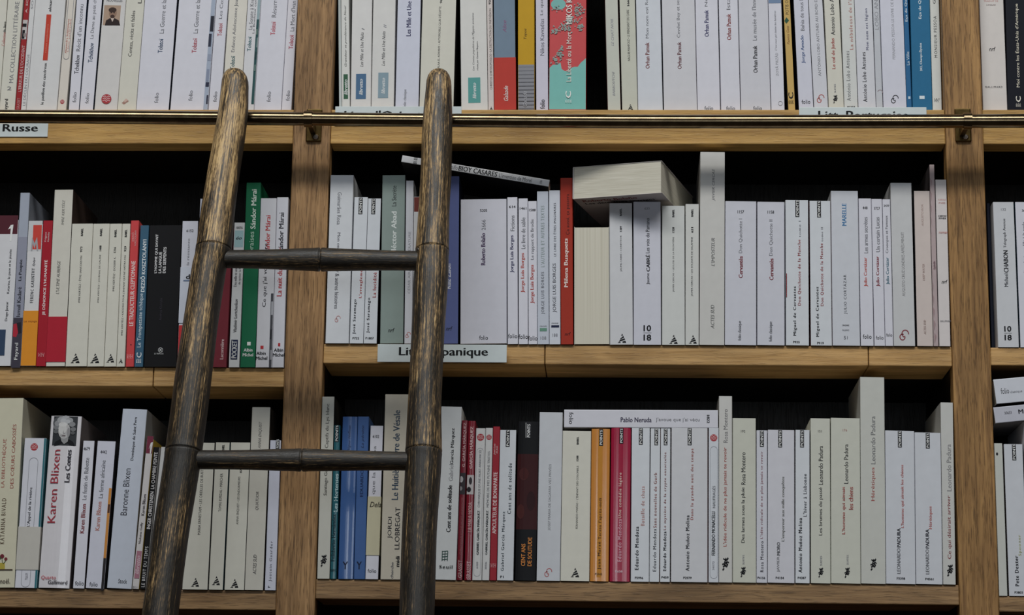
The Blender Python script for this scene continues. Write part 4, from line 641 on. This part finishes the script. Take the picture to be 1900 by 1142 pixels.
 bk('cream paperback with black lettering', (1359.5, 1403, 1359.5, 777), (206, 206, 193), [('H', '192', 801, .45, 8, 4.5, K, ''), ('Rosa Montero', 840, 900, .46, 8, (40, 42, 44), ''), ('Des larmes sous la pluie', 905, 1008, .46, 8, (40, 42, 44), ''), ('lizard', 1062, .44, 19), ('SUITES', 1030, 1048, .46, 3.5, g, '')], dep=.125),
 bk('slim white paperback with mauve title in one line', (1403.6, 1423.6, 1403.8, 799.7), (212, 212, 220), [('points', 796, 830, .5, 7.5, K), ('Rosa Montero', 1005, 1062, .5, 6, (66, 62, 70), 's'), ("L'idée ridicule de ne plus jamais te revoir", 838, 1000, .5, 6, (158, 108, 116), 's'), ('H', 'P4156', 1073, .45, 14, 4, K, 'b')]),
 bk('wide white paperback with grey serif title and pale capitals', (1424.5, 1474.4, 1424.8, 799), (213, 212, 219), [('points', 796, 831, .46, 7.5, K), ("L'empereur aux mille conquêtes", 885, 1005, .58, 7, (128, 128, 126), 'b'), ('MORO', 1007, 1031, .40, 6, (96, 96, 100), 'b'), ('JAVIER', 1033, 1062, .40, 6, (150, 150, 154), ''), ('H', 'P4104', 1073, .45, 15, 4, K, 'b')]),
 bk('slim white paperback with two lines of black typewriter print', (1475.8, 1502.6, 1476, 799), PW, pts(.46, 796, 831, 'Antonio Muñoz Molina', 962, 1063, .34, BK2, "L'hiver à Lisbonne", 880, 959, .66, (58, 58, 64), 'P4387'), side=(70, 44, 40)),
 bk('cream paperback with dark lettering and small lizard emblem', (1504.6, 1541.2, 1504, 777.5), (207, 207, 195), [('H', '151', 801, .48, 7, 4.5, K, ''), ('Leonardo Padura', 828, 900, .52, 8, (52, 52, 52), ''), ('Les brumes du passé', 905, 994, .52, 8, (60, 58, 58), ''), ('lizard', 1063, .5, 18), ('SUITES', 1032, 1050, .52, 3.5, g, '')], dep=.125),
 bk('wide cream paperback with a two-line red title', (1542, 1597, 1541.6, 777), (207, 207, 195), [('H', '176', 799, .48, 8, 4.5, (160, 100, 96), ''), ('Leonardo Padura', 825, 898, .52, 8, (44, 44, 46), ''), ("L'homme qui aimait", 904, 992, .44, 8, (164, 66, 62), ''), ('les chiens', 904, 946, .68, 8, (164, 66, 62), ''), ('lizard', 1063, .54, 19), ('SUITES', 1030, 1048, .56, 3.5, g, '')], mark='two-line red title', dep=.125),
 bk('tallest cream book with a grey name over a red title', (1597.8, 1643.6, 1595.8, 701), (203, 203, 196), [('Leonardo Padura', 773, 862, .52, 8.5, (116, 116, 118), ''), ('Hérétiques', 868, 930, .52, 8.5, (166, 84, 78), ''), ('lizard', 1048, .5, 22)], mark='tallest cream book', dep=.14, side=(176, 176, 172)),
 bk('white paperback with a pink serif title and grey capitals', (1644.2, 1699, 1642.4, 800.6), (211, 213, 219), [('points', 797, 831, .5, 7.5, K), ("L'homme qui aimait les chiens", 863, 980, .58, 7, (190, 122, 120), 'b'), ('PADURA', 981, 1016, .44, 6.5, (70, 70, 76), 'b'), ('LEONARDO', 1018, 1065, .43, 6.5, (124, 124, 128), ''), ('H', 'P3398', 1074, .5, 15, 4, K, 'b')]),
 bk('white paperback with a short pink title and grey capitals', (1700, 1749, 1697, 804), (211, 213, 219), [('points', 801, 833, .5, 7.5, K), ('Hérétiques', 940, 982, .58, 7, (190, 122, 120), 'b'), ('PADURA', 983, 1018, .44, 6.5, (70, 70, 76), 'b'), ('LEONARDO', 1020, 1066, .43, 6.5, (124, 124, 128), ''), ('H', 'P4561', 1075, .5, 15, 4, K, 'b')]),
 bk('tall cream book with a red title partly behind the wood', (1750, 1776, 1743.5, 748), (205, 204, 200), [('Leonardo Padura', 825, 912, .60, 8.5, (130, 128, 130), ''), ('Ce qui désirait arriver', 920, 1038, .57, 8.5, (136, 60, 64), ''), ('lizard', 1059, .55, 22)], dep=.14, side=(176, 175, 172)),
]
low_right = [
 bk('cream paperback partly behind the wooden post', (1853.5, 1869, 1844, 823.6), (202, 203, 196), [('ell', 1850, 843, 2, 3, K)]),
 bk('white paperback with an olive green title', (1872.6, 1908, 1862.5, 825), (210, 212, 218), [('points', 821, 855, .53, 7.5, K), ('Spooner', 993, 1032, .66, 6.5, (172, 174, 112), 's'), ('Pete Dexter', 1032, 1088, .44, 7, (36, 36, 42), 'bs'), ('H', 'P3803', 1100, .5, 15, 4, K, 'b')], side=(70, 60, 56), gap=.001, mark='olive green title'),
 bk('tall white book at the picture edge', (1910, 1960, 1900.5, 782), FW, dep=.12),
]

# ================================================================= bookcase
X = lambda px, py: at(px, py, 0).x
Z = lambda px, py: at(px, py, 0).z
PX = [(X(526.8, 720), X(598, 720)), (X(1768, 720), X(1839.8, 720))]     # the two posts
span = PX[1][0] - PX[0][1]; pw = PX[0][1] - PX[0][0]
BAYS = [(PX[0][0]-span, PX[0][0]), (PX[0][1], PX[1][0]), (PX[1][1], PX[1][1]+span)]
DEPTH = 0.25; FLOOR = -1.45; TOP = 1.28
honey = wood('honey_oak', (184, 142, 80), (214, 172, 104), (108, 76, 42), 'x', 3.0, pores=.35)
postw = [wood('post_oak', (140, 104, 64), (184, 142, 90), (64, 44, 26), 'z', 11.0, pores=.75), wood('post_oak_grey', (140, 106, 70), (182, 143, 99), (62, 44, 29), 'z', 37.0, pores=.8)]
pale = wood('pale_oak', (186, 144, 88), (218, 176, 118), (102, 72, 42), 'x', 7.0, pores=.4, knots=6)
brown = wood('brown_oak', (136, 106, 74), (172, 138, 98), (56, 41, 28), 'x', 19.0, pores=.6)
dark = wood('shade_tinted_wood', (20, 16, 13), (28, 22, 17), (10, 8, 7), 'z', 5.0)  # near-black wood colour stands in for the unlit depth of the bays
case = empty('bookcase', (0, DEPTH/2, FLOOR), 'tall oak bookcase with three bays of crowded shelves', 'bookcase')
def part(name, lo, hi, mat, bev=.0012):
    o = box_obj(name, [lo[0], lo[1], lo[2]-FLOOR], [hi[0], hi[1], hi[2]-FLOOR], mat, case, bev)
    o.location = (0, -DEPTH/2, 0); return o
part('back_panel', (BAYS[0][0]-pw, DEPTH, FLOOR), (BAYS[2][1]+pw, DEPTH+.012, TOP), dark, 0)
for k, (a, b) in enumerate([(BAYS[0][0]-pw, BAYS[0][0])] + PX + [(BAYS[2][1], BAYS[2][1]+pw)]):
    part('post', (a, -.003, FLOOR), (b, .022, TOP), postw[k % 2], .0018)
    part('shade_tinted_side', (a+.001, .022, FLOOR), (b-.001, DEPTH, TOP), dark, 0)  # rear of the post, coloured dark to paint in the interior shade
ZA = (Z(1100, 203.5), Z(1100, 267.3))
ZB = [(Z(250, 682.5), Z(250, 717.5)), (Z(1100, 641), Z(1100, 677)), (Z(1865, 645.5), Z(1865, 678.5))]
ZC = [(Z(250, 1094.5), Z(250, 1130.5)), (Z(1200, 1081), Z(1200, 1117.8)), (Z(1865, 1107), Z(1865, 1136))]
for i, (a, b) in enumerate(BAYS):
    def board(z0, z1, mat, lip, up=0, joints=()):            # oak edging; the board behind is coloured dark as painted interior shade
        xs = [a] + [x for x in joints if a < x < b] + [b]
        for u, v in zip(xs[:-1], xs[1:]): part('shelf_edging', (u if u == a else u+.0005, 0, z0), (v if v == b else v-.0005, lip, z1), mat)
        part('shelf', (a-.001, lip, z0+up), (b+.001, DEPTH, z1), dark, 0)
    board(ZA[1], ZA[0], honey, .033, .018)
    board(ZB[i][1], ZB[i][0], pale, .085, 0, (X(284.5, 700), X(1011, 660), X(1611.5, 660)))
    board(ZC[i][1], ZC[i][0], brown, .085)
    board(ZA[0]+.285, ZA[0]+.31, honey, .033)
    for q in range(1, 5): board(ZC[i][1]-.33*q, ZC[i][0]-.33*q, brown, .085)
floor = box_obj('floor', (-4, -6, FLOOR-.05), (4, DEPTH+.3, FLOOR), wood('floor_boards', (44, 33, 25), (58, 44, 33), (26, 20, 15), 'y', 2.0), None)
floor['kind'] = 'structure'
wall = box_obj('wall_back', (-4, DEPTH+.0125, FLOOR), (4, DEPTH+.1, 4.8), paper((150, 146, 138), .8), None)
wall['kind'] = 'structure'

# ------------------------------------------------------------ rows of books
def tagrow(rows, base, xref, Y, word, lm, rm, grp):
    bay = BAYS[0 if 'left bay' in grp else 1 if 'middle bay' in grp else 2]
    book_row(rows, base, xref, Y, word, lm, rm, grp, *bay)
tagrow(top_left, 203.5, 1100, .012, 'top shelf', None, 'left post', 'books in the left bay of the top shelf')
tagrow(top_mid, 203.5, 1100, .012, 'top shelf', 'left post', 'right post', 'books in the middle bay of the top shelf')
tagrow(top_right, 203.5, 1100, .012, 'top shelf', 'right post', None, 'books in the right bay of the top shelf')
tagrow(mid_left, 682.5, 250, -.004, 'middle shelf', None, 'left post', 'books in the left bay of the middle shelf')
tagrow(mid_mid, 641, 1100, -.003, 'middle shelf', 'left post', 'right post', 'books in the middle bay of the middle shelf')
tagrow(mid_right, 645.5, 1865, -.001, 'middle shelf', 'right post', None, 'books in the right bay of the middle shelf')
tagrow(low_left, 1094.5, 250, -.003, 'bottom shelf', None, 'left post', 'books in the left bay of the bottom shelf')
tagrow(low_mid, 1081, 1200, -.002, 'bottom shelf', 'left post', 'right post', 'books in the middle bay of the bottom shelf')
tagrow(low_right, 1107, 1865, -.001, 'bottom shelf', 'right post', None, 'books in the right bay of the bottom shelf')

# ----------------------------------------------- books lying across the rows
class LocFlat(Loc):
    """for a book lying on its side: positions run along the spine, left to right"""
    def __init__(s, p0, p1, xa, xb, h): s.xa, s.xb, s.h = xa, xb, h
    def __call__(s, px, py): return 0, s.z(px)
    def z(s, px): return (px-s.xa)/(s.xb-s.xa)*s.h
def flat_book(label, a, b, t, Y, c, side, dep, items, dz=0):
    """a, b: pixels of the upper spine edge's ends; t: thickness in pixels"""
    p, q = at(*a, Y), at(*b, Y); p2 = at(a[0], a[1]+t, Y)
    h = (q-p).length; th = atan2(-(q.z-p.z), q.x-p.x); w = (p-p2).length*cos(th)
    root = empty('book', p + Vector((0, 0, dz)), label, 'book', 'books lying flat on top of the rows')
    root.rotation_euler = (0, pi/2+th, 0)
    k = h/math.hypot(b[0]-a[0], b[1]-a[1])
    build_book(root, w, dep, h, c, side, .42, 0, items, LocFlat(p, q, a[0], b[0], h), k)
    return root
flat_book('white book lying flat across the orange and magenta spines, bottom shelf', (1047, 760.5), (1332, 761.5), 33.2, -.002, (216, 215, 223), (150, 148, 150), .108,
    [('Pablo Neruda', 1209, 1152, .56, 9, (52, 46, 72), 'b'), ("J'avoue que j'ai vécu", 1298, 1217, .56, 9, G, 'l'), ('H', 'folio', 1060, .48, 22, 8, K, 'l'), ('H', '1822', 1314, .5, 15, 5, K, 'b')])
flat_book('thin white book tilted across the row beside the ladder, middle shelf', (747, 288), (1020, 334), 13, .004, (214, 214, 216), (30, 30, 36), .108,
    [('BIOY CASARES', 924, 853, .5, 9.5, (26, 26, 30), 'b'), ('Adolfo', 851, 829, .5, 8, G, 'l'), ("L'invention de Morel", 988, 928, .52, 8, (84, 84, 88), 'l'), ('H', '10 18', 772, .5, 12, 7, K, 'l'), ('H', '953', 1005, .5, 6, 4, G, '')])
flat_book('white book lying tilted on top in the right bay, bottom shelf', (1843, 704.7), (2080, 683), 46, -.004, (214, 216, 224), (80, 76, 78), .108,
    [('folio', 1869, 1854, .5, 11, (36, 36, 40), 'l'), ('classique', 1893, 1871, .58, 6, G, 'l')])
flat_book('greyish pocket book lying beneath the white tilted one, bottom shelf', (1843, 756.5), (2080, 733), 30, -.002, (196, 196, 206), (120, 118, 124), .108,
    [('33653', 1875, 1862, .42, 5, (90, 90, 96), 'b'), ('Mau', 1909, 1888, .42, 8, (44, 44, 50), 'b')])
# thick paperback lying face down, head of its page block to the front
zt = Z(1175, 374.6)
def onz(px, py, z):
    d = ray(px, py); return CAM + d*((z-CAM.z)/d.z)
fl = onz(1062.5, 371, zt+.0006); fr = onz(1228, 360, zt+.0006)
fl.y = -.010; fr.y = -.040
fl = at(1062.5, 371, fl.y); fr = at(1228, 361, fr.y); fl.z = fr.z = zt+.0006
wth = (at(1060, 312, fl.y)-at(1062, 371, fl.y)).length
dv = fr-fl; bw = dv.length; phi = atan2(dv.y, dv.x)
root = empty('book', fl, 'thick cream paged book lying flat, facing its page edges, middle shelf', 'book', 'books lying flat on top of the rows')
hh = .176
mm = Matrix.Rotation(phi, 4, 'Z') @ Matrix(((0, 1, 0, 0), (0, 0, -1, 0), (-1, 0, 0, 0), (0, 0, 0, 1)))
root.matrix_world = Matrix.Translation(fl) @ mm @ Matrix.Translation(Vector((-wth, 0, -hh)))
build_book(root, wth, bw, hh, (206, 200, 196), (196, 188, 188), .45, 0, [], None, 1)
V, Fc, M = [], [], []
for s, ya, yb, zz, ht, mi, st in (('Roberto Bolaño', .010, .080, hh-.013, .010, 0, 'b'), ('Les détectives sauvages', .010, .100, hh-.027, .010, 1, 'b')):
    vs, fs, _ = glyph_mesh(s, st); n = len(V)
    per = len(vs)//copies(st); V += [(wth+.00012+.00003*(i//per), ya+(yb-ya)*x, zz+(y-.5)*ht) for i, (x, y) in enumerate(vs)]; Fc += [tuple(i+n for i in q) for q in fs]; M += [mi]*len(fs)
link_mesh('cover_title', V, Fc, [paper((130, 52, 52)), paper((40, 36, 40))], M, root)

# -------------------------------------------------------------- shelf labels
def shelf_label(label, x0, x1, y0, y1, Y, texts):
    p, q = at(x0, y1, Y), at(x1, y1, Y); t = at(x0, y0, Y); w, h = q.x-p.x, t.z-p.z
    root = empty('shelf_label', p, label, 'label', 'section labels on the shelf edges')
    box_obj('card', (0, 0, 0), (w, .0012, h), paper((214, 222, 222), .4), root, .0004)
    V, Fc = [], []
    for s, xa, xb, ya, yb, st in texts:
        vs, fs, _ = glyph_mesh(s, st); A_, B_ = at(xa, yb, Y)-p, at(xb, ya, Y)-p; n = len(V)
        per = len(vs)//copies(st); V += [(A_.x+(B_.x-A_.x)*x, -.0002-.00003*(i//per), A_.z+(B_.z-A_.z)*y) for i, (x, y) in enumerate(vs)]; Fc += [tuple(i+n for i in k) for k in fs]
    link_mesh('lettering', V, Fc, [paper((18, 18, 20))], None, root)
shelf_label('white section label cut by the left picture edge, below the rail', -150, 88, 229, 254, -.0014, [('Littérature Russe', -128, 70.3, 230.5, 244, 'b')])
shelf_label('white section label behind the right ladder pole, above the rail', 621, 856, 197.5, 233, -.0014, [("Litt. d'Orient", 639, 782, 205.5, 222, 'b')])
shelf_label('white section label right of the tan spine, behind the rail', 1483, 1720, 199, 235, -.0014, [('Litt. Portugaise', 1519, 1685, 206, 228, 'b')])
shelf_label('white section label behind the ladder on the middle shelf', 700, 940, 639, 672, -.0105, [('Litt.Hispanique', 740.5, 905, 645.5, 664.5, 'b')])

# ---------------------------------------------------- tubes (rail and ladder)
def tube(name, pts, mats, midx_at, parent, seg=36, cap=True, step=.004):
    """round bar through (centre, radius) stations, smoothed; local z runs along it"""
    a, b = pts[0][0], pts[-1][0]; ax = (b-a).normalized()
    rot = Vector((0, 0, 1)).rotation_difference(ax).to_matrix()
    inv = rot.transposed(); P = [(inv @ (p-a), r_) for p, r_ in pts]
    st = []
    for i in range(len(P)-1):
        p0, p1, p2, p3 = P[max(0, i-1)], P[i], P[i+1], P[min(len(P)-1, i+2)]
        n = max(1, int((p2[0]-p1[0]).length/step))
        for j in range(n):
            t = j/n
            f = lambda c0, c1, c2, c3: c1 + (c2-c1)*t if abs(p2[0].z-p1[0].z) < .006 else .5*(2*c1+(c2-c0)*t+(2*c0-5*c1+4*c2-c3)*t*t+(3*c1-c0-3*c2+c3)*t**3)
            st.append((Vector([f(p0[0][k], p1[0][k], p2[0][k], p3[0][k]) if k < 2 else p1[0][k]+(p2[0][k]-p1[0][k])*t for k in range(3)]), f(p0[1], p1[1], p2[1], p3[1]), i))
    st.append((P[-1][0], P[-1][1], len(P)-2))
    V, Fc, M = [], [], []
    for i, (p, r_, si) in enumerate(st):
        for k in range(seg):
            q = 2*pi*k/seg; V.append((p.x+r_*cos(q), p.y+r_*sin(q), p.z))
        if i:
            for k in range(seg):
                k2 = (k+1) % seg; o_ = (i-1)*seg
                Fc.append((o_+k, o_+k2, o_+seg+k2, o_+seg+k)); M.append(midx_at(st[i-1][2]))
    if cap:
        Fc.append(tuple(range(seg))[::-1]); M.append(M[0]); n = (len(st)-1)*seg
        Fc.append(tuple(range(n, n+seg))); M.append(M[-2])
    o = link_mesh(name, V, Fc, mats, M, None, [True]*(len(Fc)-2)+[False]*2 if cap else True)
    mw = rot.to_4x4(); mw.translation = a
    o.parent = parent; o.matrix_local = Matrix.Translation(-parent.location) @ mw
    return o

brass = metal('aged_brass', (150, 130, 100), (80, 68, 52), .2, 90)
brass2 = metal('dark_brass', (120, 98, 58), (60, 48, 30), .36, 160)
steel = metal('screw_steel', (150, 140, 132), (90, 84, 78), .35, 200)
RY = -.054; RR = .0086
rc = [(-240, 214.5), (0, 216.2), (300, 218.5), (580, 221), (860, 223.6), (1150, 225.6), (1500, 225.8), (1787, 225), (2140, 224)]
rp = [at(x, y, RY) for x, y in rc]
rail = empty('ladder_rail', rp[3], 'horizontal brass rail running across the bookcase front', 'rail')
tube('bar', [(p, RR) for p in rp], [brass], lambda i: 0, rail, 40, step=.02)
def bracket(px, cx, py0, py1, sx0, sx1, railpt):
    a, b = at(px[0], py1, -.006), at(px[1], py0, -.006); mid = at(cx, (py0+py1)/2, -.006)
    br = bpy.data.objects.new('bracket', None); C.objects.link(br); br.parent = rail
    org = Vector((mid.x, -.003, railpt.z)); br.location = org - rail.location
    box_obj('plate', (a.x-org.x, -.0035, a.z-org.z), (b.x-org.x, 0, b.z-org.z), brass2, br, .0015)
    # strap round the bar, open ring with thickness
    s0, s1 = at(sx0, 222, RY).x-org.x, at(sx1, 222, RY).x-org.x; cy = RY-org.y
    V, Fc = [], []; n = 48
    for k in range(n):
        q = 2*pi*k/n
        for (xx, rr_) in ((s0, RR+.0004), (s0, RR+.0019), (s1, RR+.0019), (s1, RR+.0004)):
            V.append((xx, cy+rr_*cos(q), rr_*sin(q)))
    for k in range(n):
        o_, p_ = 4*k, 4*((k+1) % n)
        for j in range(4): Fc.append((o_+j, o_+(j+1) % 4, p_+(j+1) % 4, p_+j))
    link_mesh('strap', V, Fc, [brass], None, br)
    xm = (s0+s1)/2
    bm = bmesh.new(); pr = [(-.003, .0055), (cy+RR*.9, .0045), (cy+RR*.9, -.0045), (-.003, -.0055)]
    w2 = .003; x_ = xm*.75
    vs = [[bm.verts.new((x_+sx, y, z)) for y, z in pr] for sx in (-w2, w2)]
    bm.faces.new(vs[0]); bm.faces.new(vs[1][::-1])
    for j in range(4): bm.faces.new((vs[0][j], vs[1][j], vs[1][(j+1) % 4], vs[0][(j+1) % 4]))
    bmesh.ops.recalc_face_normals(bm, faces=bm.faces)
    bm_obj('arm', bm, brass2, br)
    sc = at(cx+4, py1-8, -.006)
    bm = bmesh.new(); bmesh.ops.create_cone(bm, cap_ends=True, segments=20, radius1=.0042, radius2=.003, depth=.0022)
    bmesh.ops.create_cube(bm, size=1, matrix=Matrix.Translation((0, 0, .0012)) @ Matrix.Diagonal((.0035, .0008, .0008, 1)))
    bmesh.ops.create_cube(bm, size=1, matrix=Matrix.Translation((0, 0, .0012)) @ Matrix.Diagonal((.0008, .0035, .0008, 1)))
    o = bm_obj('screw', bm, steel, br); o.rotation_euler = (pi/2, 0, 0); o.location = (sc.x-org.x, -.0046, sc.z-org.z)
bracket((567, 598), 582, 202, 263, 565, 580, rp[3])
bracket((1773, 1801), 1787, 201, 263, 1787, 1802, rp[7])

TH = radians(12); n_ = Vector((0, cos(TH), -sin(TH)))
p0 = Vector((0, RY-RR-.0205, at(800, 224, RY).z))
def st_pt(x, y, wpx):
    p = at_plane(x, y, p0, n_); return p, wpx/2*(p-CAM).dot(CF)/F
def stile(stn, topy, mats, nodes):
    pts = [st_pt(*s) for s in stn]
    tp, tr = pts[0]; top = st_pt(stn[0][0]+ (stn[0][0]-stn[1][0])*.25, topy, 1)[0]
    L_ = (tp-top).length; cap = []
    for q in (0.02, .08, .2, .38, .58, .8):
        a = q*pi/2; cap.append((top+(tp-top)*(1-cos(a)), tr*max(.12, sin(a)**.62)))
    # node grooves
    out = cap[:]
    for i, (p, r_) in enumerate(pts):
        if stn[i][1] in nodes:
            d = (pts[i+1][0]-pts[i-1][0]).normalized()
            out += [(p-d*.006, r_*1.0), (p-d*.0022, r_*1.018), (p-d*.0007, r_*1.015), (p, r_*.92), (p+d*.0007, r_*1.012), (p+d*.0025, r_*1.018), (p+d*.007, r_*1.0)]
        else: out.append((p, r_))
    d = (out[-1][0]-pts[-4][0]).normalized(); e, er = out[-1]
    n = 6; tl = (e.z-FLOOR)/-d.z
    for q in range(1, n+1): out.append((e+d*tl*q/n, er*(1-.01*q)))
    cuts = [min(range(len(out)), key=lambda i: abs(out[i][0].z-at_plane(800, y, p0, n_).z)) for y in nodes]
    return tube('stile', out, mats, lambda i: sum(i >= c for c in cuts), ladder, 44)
LS = [(436, 160, 51), (433, 203, 55), (426, 253, 58), (415, 320, 60), (405, 386, 62.5), (396.5, 463, 66), (389.5, 490, 64), (383.5, 525, 64), (372, 601, 64.5), (361, 682, 67.5), (351, 762, 68.5), (340.5, 840, 68.5), (333, 890, 68), (318.5, 980, 67), (307, 1069, 66), (297.5, 1138, 67), (284, 1250, 68)]
RS = [(814, 160, 47.5), (812.5, 203, 53), (811, 253, 56.5), (809, 320, 57.5), (805.5, 386, 58), (802, 466, 62), (801, 490, 63), (799.5, 520, 64.5), (795, 601, 61.8), (791, 682, 61.5), (787.5, 762, 63), (786, 839, 67.5), (784.3, 883, 67), (778.5, 980, 65), (775.5, 1070, 65.5), (773.5, 1138, 65.5), (770, 1250, 66)]
foot = Vector((st_pt(540, 1138, 60)[0].x, p0.y - tan(TH)*(p0.z-FLOOR), FLOOR))
ladder = empty('ladder', foot, 'dark worn bamboo ladder leaning on the brass rail', 'ladder')
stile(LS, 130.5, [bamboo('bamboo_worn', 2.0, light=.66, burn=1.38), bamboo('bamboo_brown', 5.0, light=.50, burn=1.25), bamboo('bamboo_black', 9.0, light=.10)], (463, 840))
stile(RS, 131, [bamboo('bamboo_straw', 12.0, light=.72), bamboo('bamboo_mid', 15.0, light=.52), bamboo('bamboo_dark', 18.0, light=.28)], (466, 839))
for nx_, ny_ in ((778, 468), (762, 838)):             # small nail heads where the rungs meet the pole
    q = st_pt(nx_, ny_, 1)[0]
    bm = bmesh.new(); bmesh.ops.create_uvsphere(bm, u_segments=10, v_segments=6, radius=.0016)
    o = bm_obj('nail', bm, steel, ladder, True); o.location = q - ladder.location + Vector((0, -.0125, .0))
rungm = [bamboo('rung_left', 21.0, light=.15), bamboo('rung_right', 24.0, light=.2)]
def rung(l, nd, r_):
    a, m_, b = [st_pt(*q) for q in (l, nd, r_)]
    d = (b[0]-a[0]).normalized()
    P = [a, ((a[0]*.6+m_[0]*.4), a[1]*.55+m_[1]*.38), (m_[0]-d*.009, m_[1]*.96), (m_[0]-d*.003, m_[1]*1.0), (m_[0]-d*.0012, m_[1]*.99), (m_[0], m_[1]*.84), (m_[0]+d*.0012, m_[1]*.99), (m_[0]+d*.003, m_[1]*1.0), (m_[0]+d*.009, m_[1]*.96), ((b[0]*.6+m_[0]*.4), b[1]*.58+m_[1]*.37), b]
    return tube('rung', P, rungm, lambda i: 0 if i < 5 else 1, ladder, 36)
rung((404, 481, 34), (595, 482, 45), (790, 484.5, 37))
rung((348, 853.5, 36), (560, 854.2, 43.5), (772, 856.5, 35))
for q in (1.0, 2.0, 3.0):                            # the rungs further down
    y = 854 + 372*q
    rung((340-47*q*1.0, y, 36), (545-28*q, y, 43), (772-10*q, y, 36))

# ------------------------------------------------------------------ lighting
def area(name, loc, target, sx, sy, watts, col):
    l = bpy.data.lights.new(name, 'AREA'); l.shape = 'RECTANGLE'; l.size = sx; l.size_y = sy; l.energy = watts; l.color = col
    o = bpy.data.objects.new(name, l); C.objects.link(o); o.location = loc
    o.rotation_euler = (Vector(target)-Vector(loc)).to_track_quat('-Z', 'Y').to_euler(); return o
area('ceiling_tube_light', (0.0, -2.6, 3.9), (0, 0, .6), 4.8, .46, 97, (.98, .96, .90))
area('skylight_daylight', (-.3, -3.6, 4.7), (0, 0, .6), 4.2, 2.0, 107, (.86, .93, 1.0))
for wx in (-.80, 1.05):                               # shop front panes behind the viewer, a bar between them
    for wz, wh in ((1.055, .15), (.86, .17)):
        area('window_daylight', (wx, -5.2, wz), (wx, 0, wz), .46, wh, 2.6, (.88, .94, 1.0))
area('added_front_fill', (.2, -5.2, .38), (.1, 0, .5), 3.2, .7, 15, (.84, .93, 1.0))  # added low frontal fill to brighten the rows, not an actual doorway
wd = bpy.data.worlds.new('room_air'); bpy.context.scene.world = wd; wd.use_nodes = True
bg = wd.node_tree.nodes['Background']; bg.inputs['Color'].default_value = (.80, .86, 1.0, 1); bg.inputs['Strength'].default_value = .008
vs_ = bpy.context.scene.view_settings
vs_.view_transform = 'Standard'; vs_.look = 'None'; vs_.exposure = 0.0; vs_.gamma = 1; vs_.use_curve_mapping = False
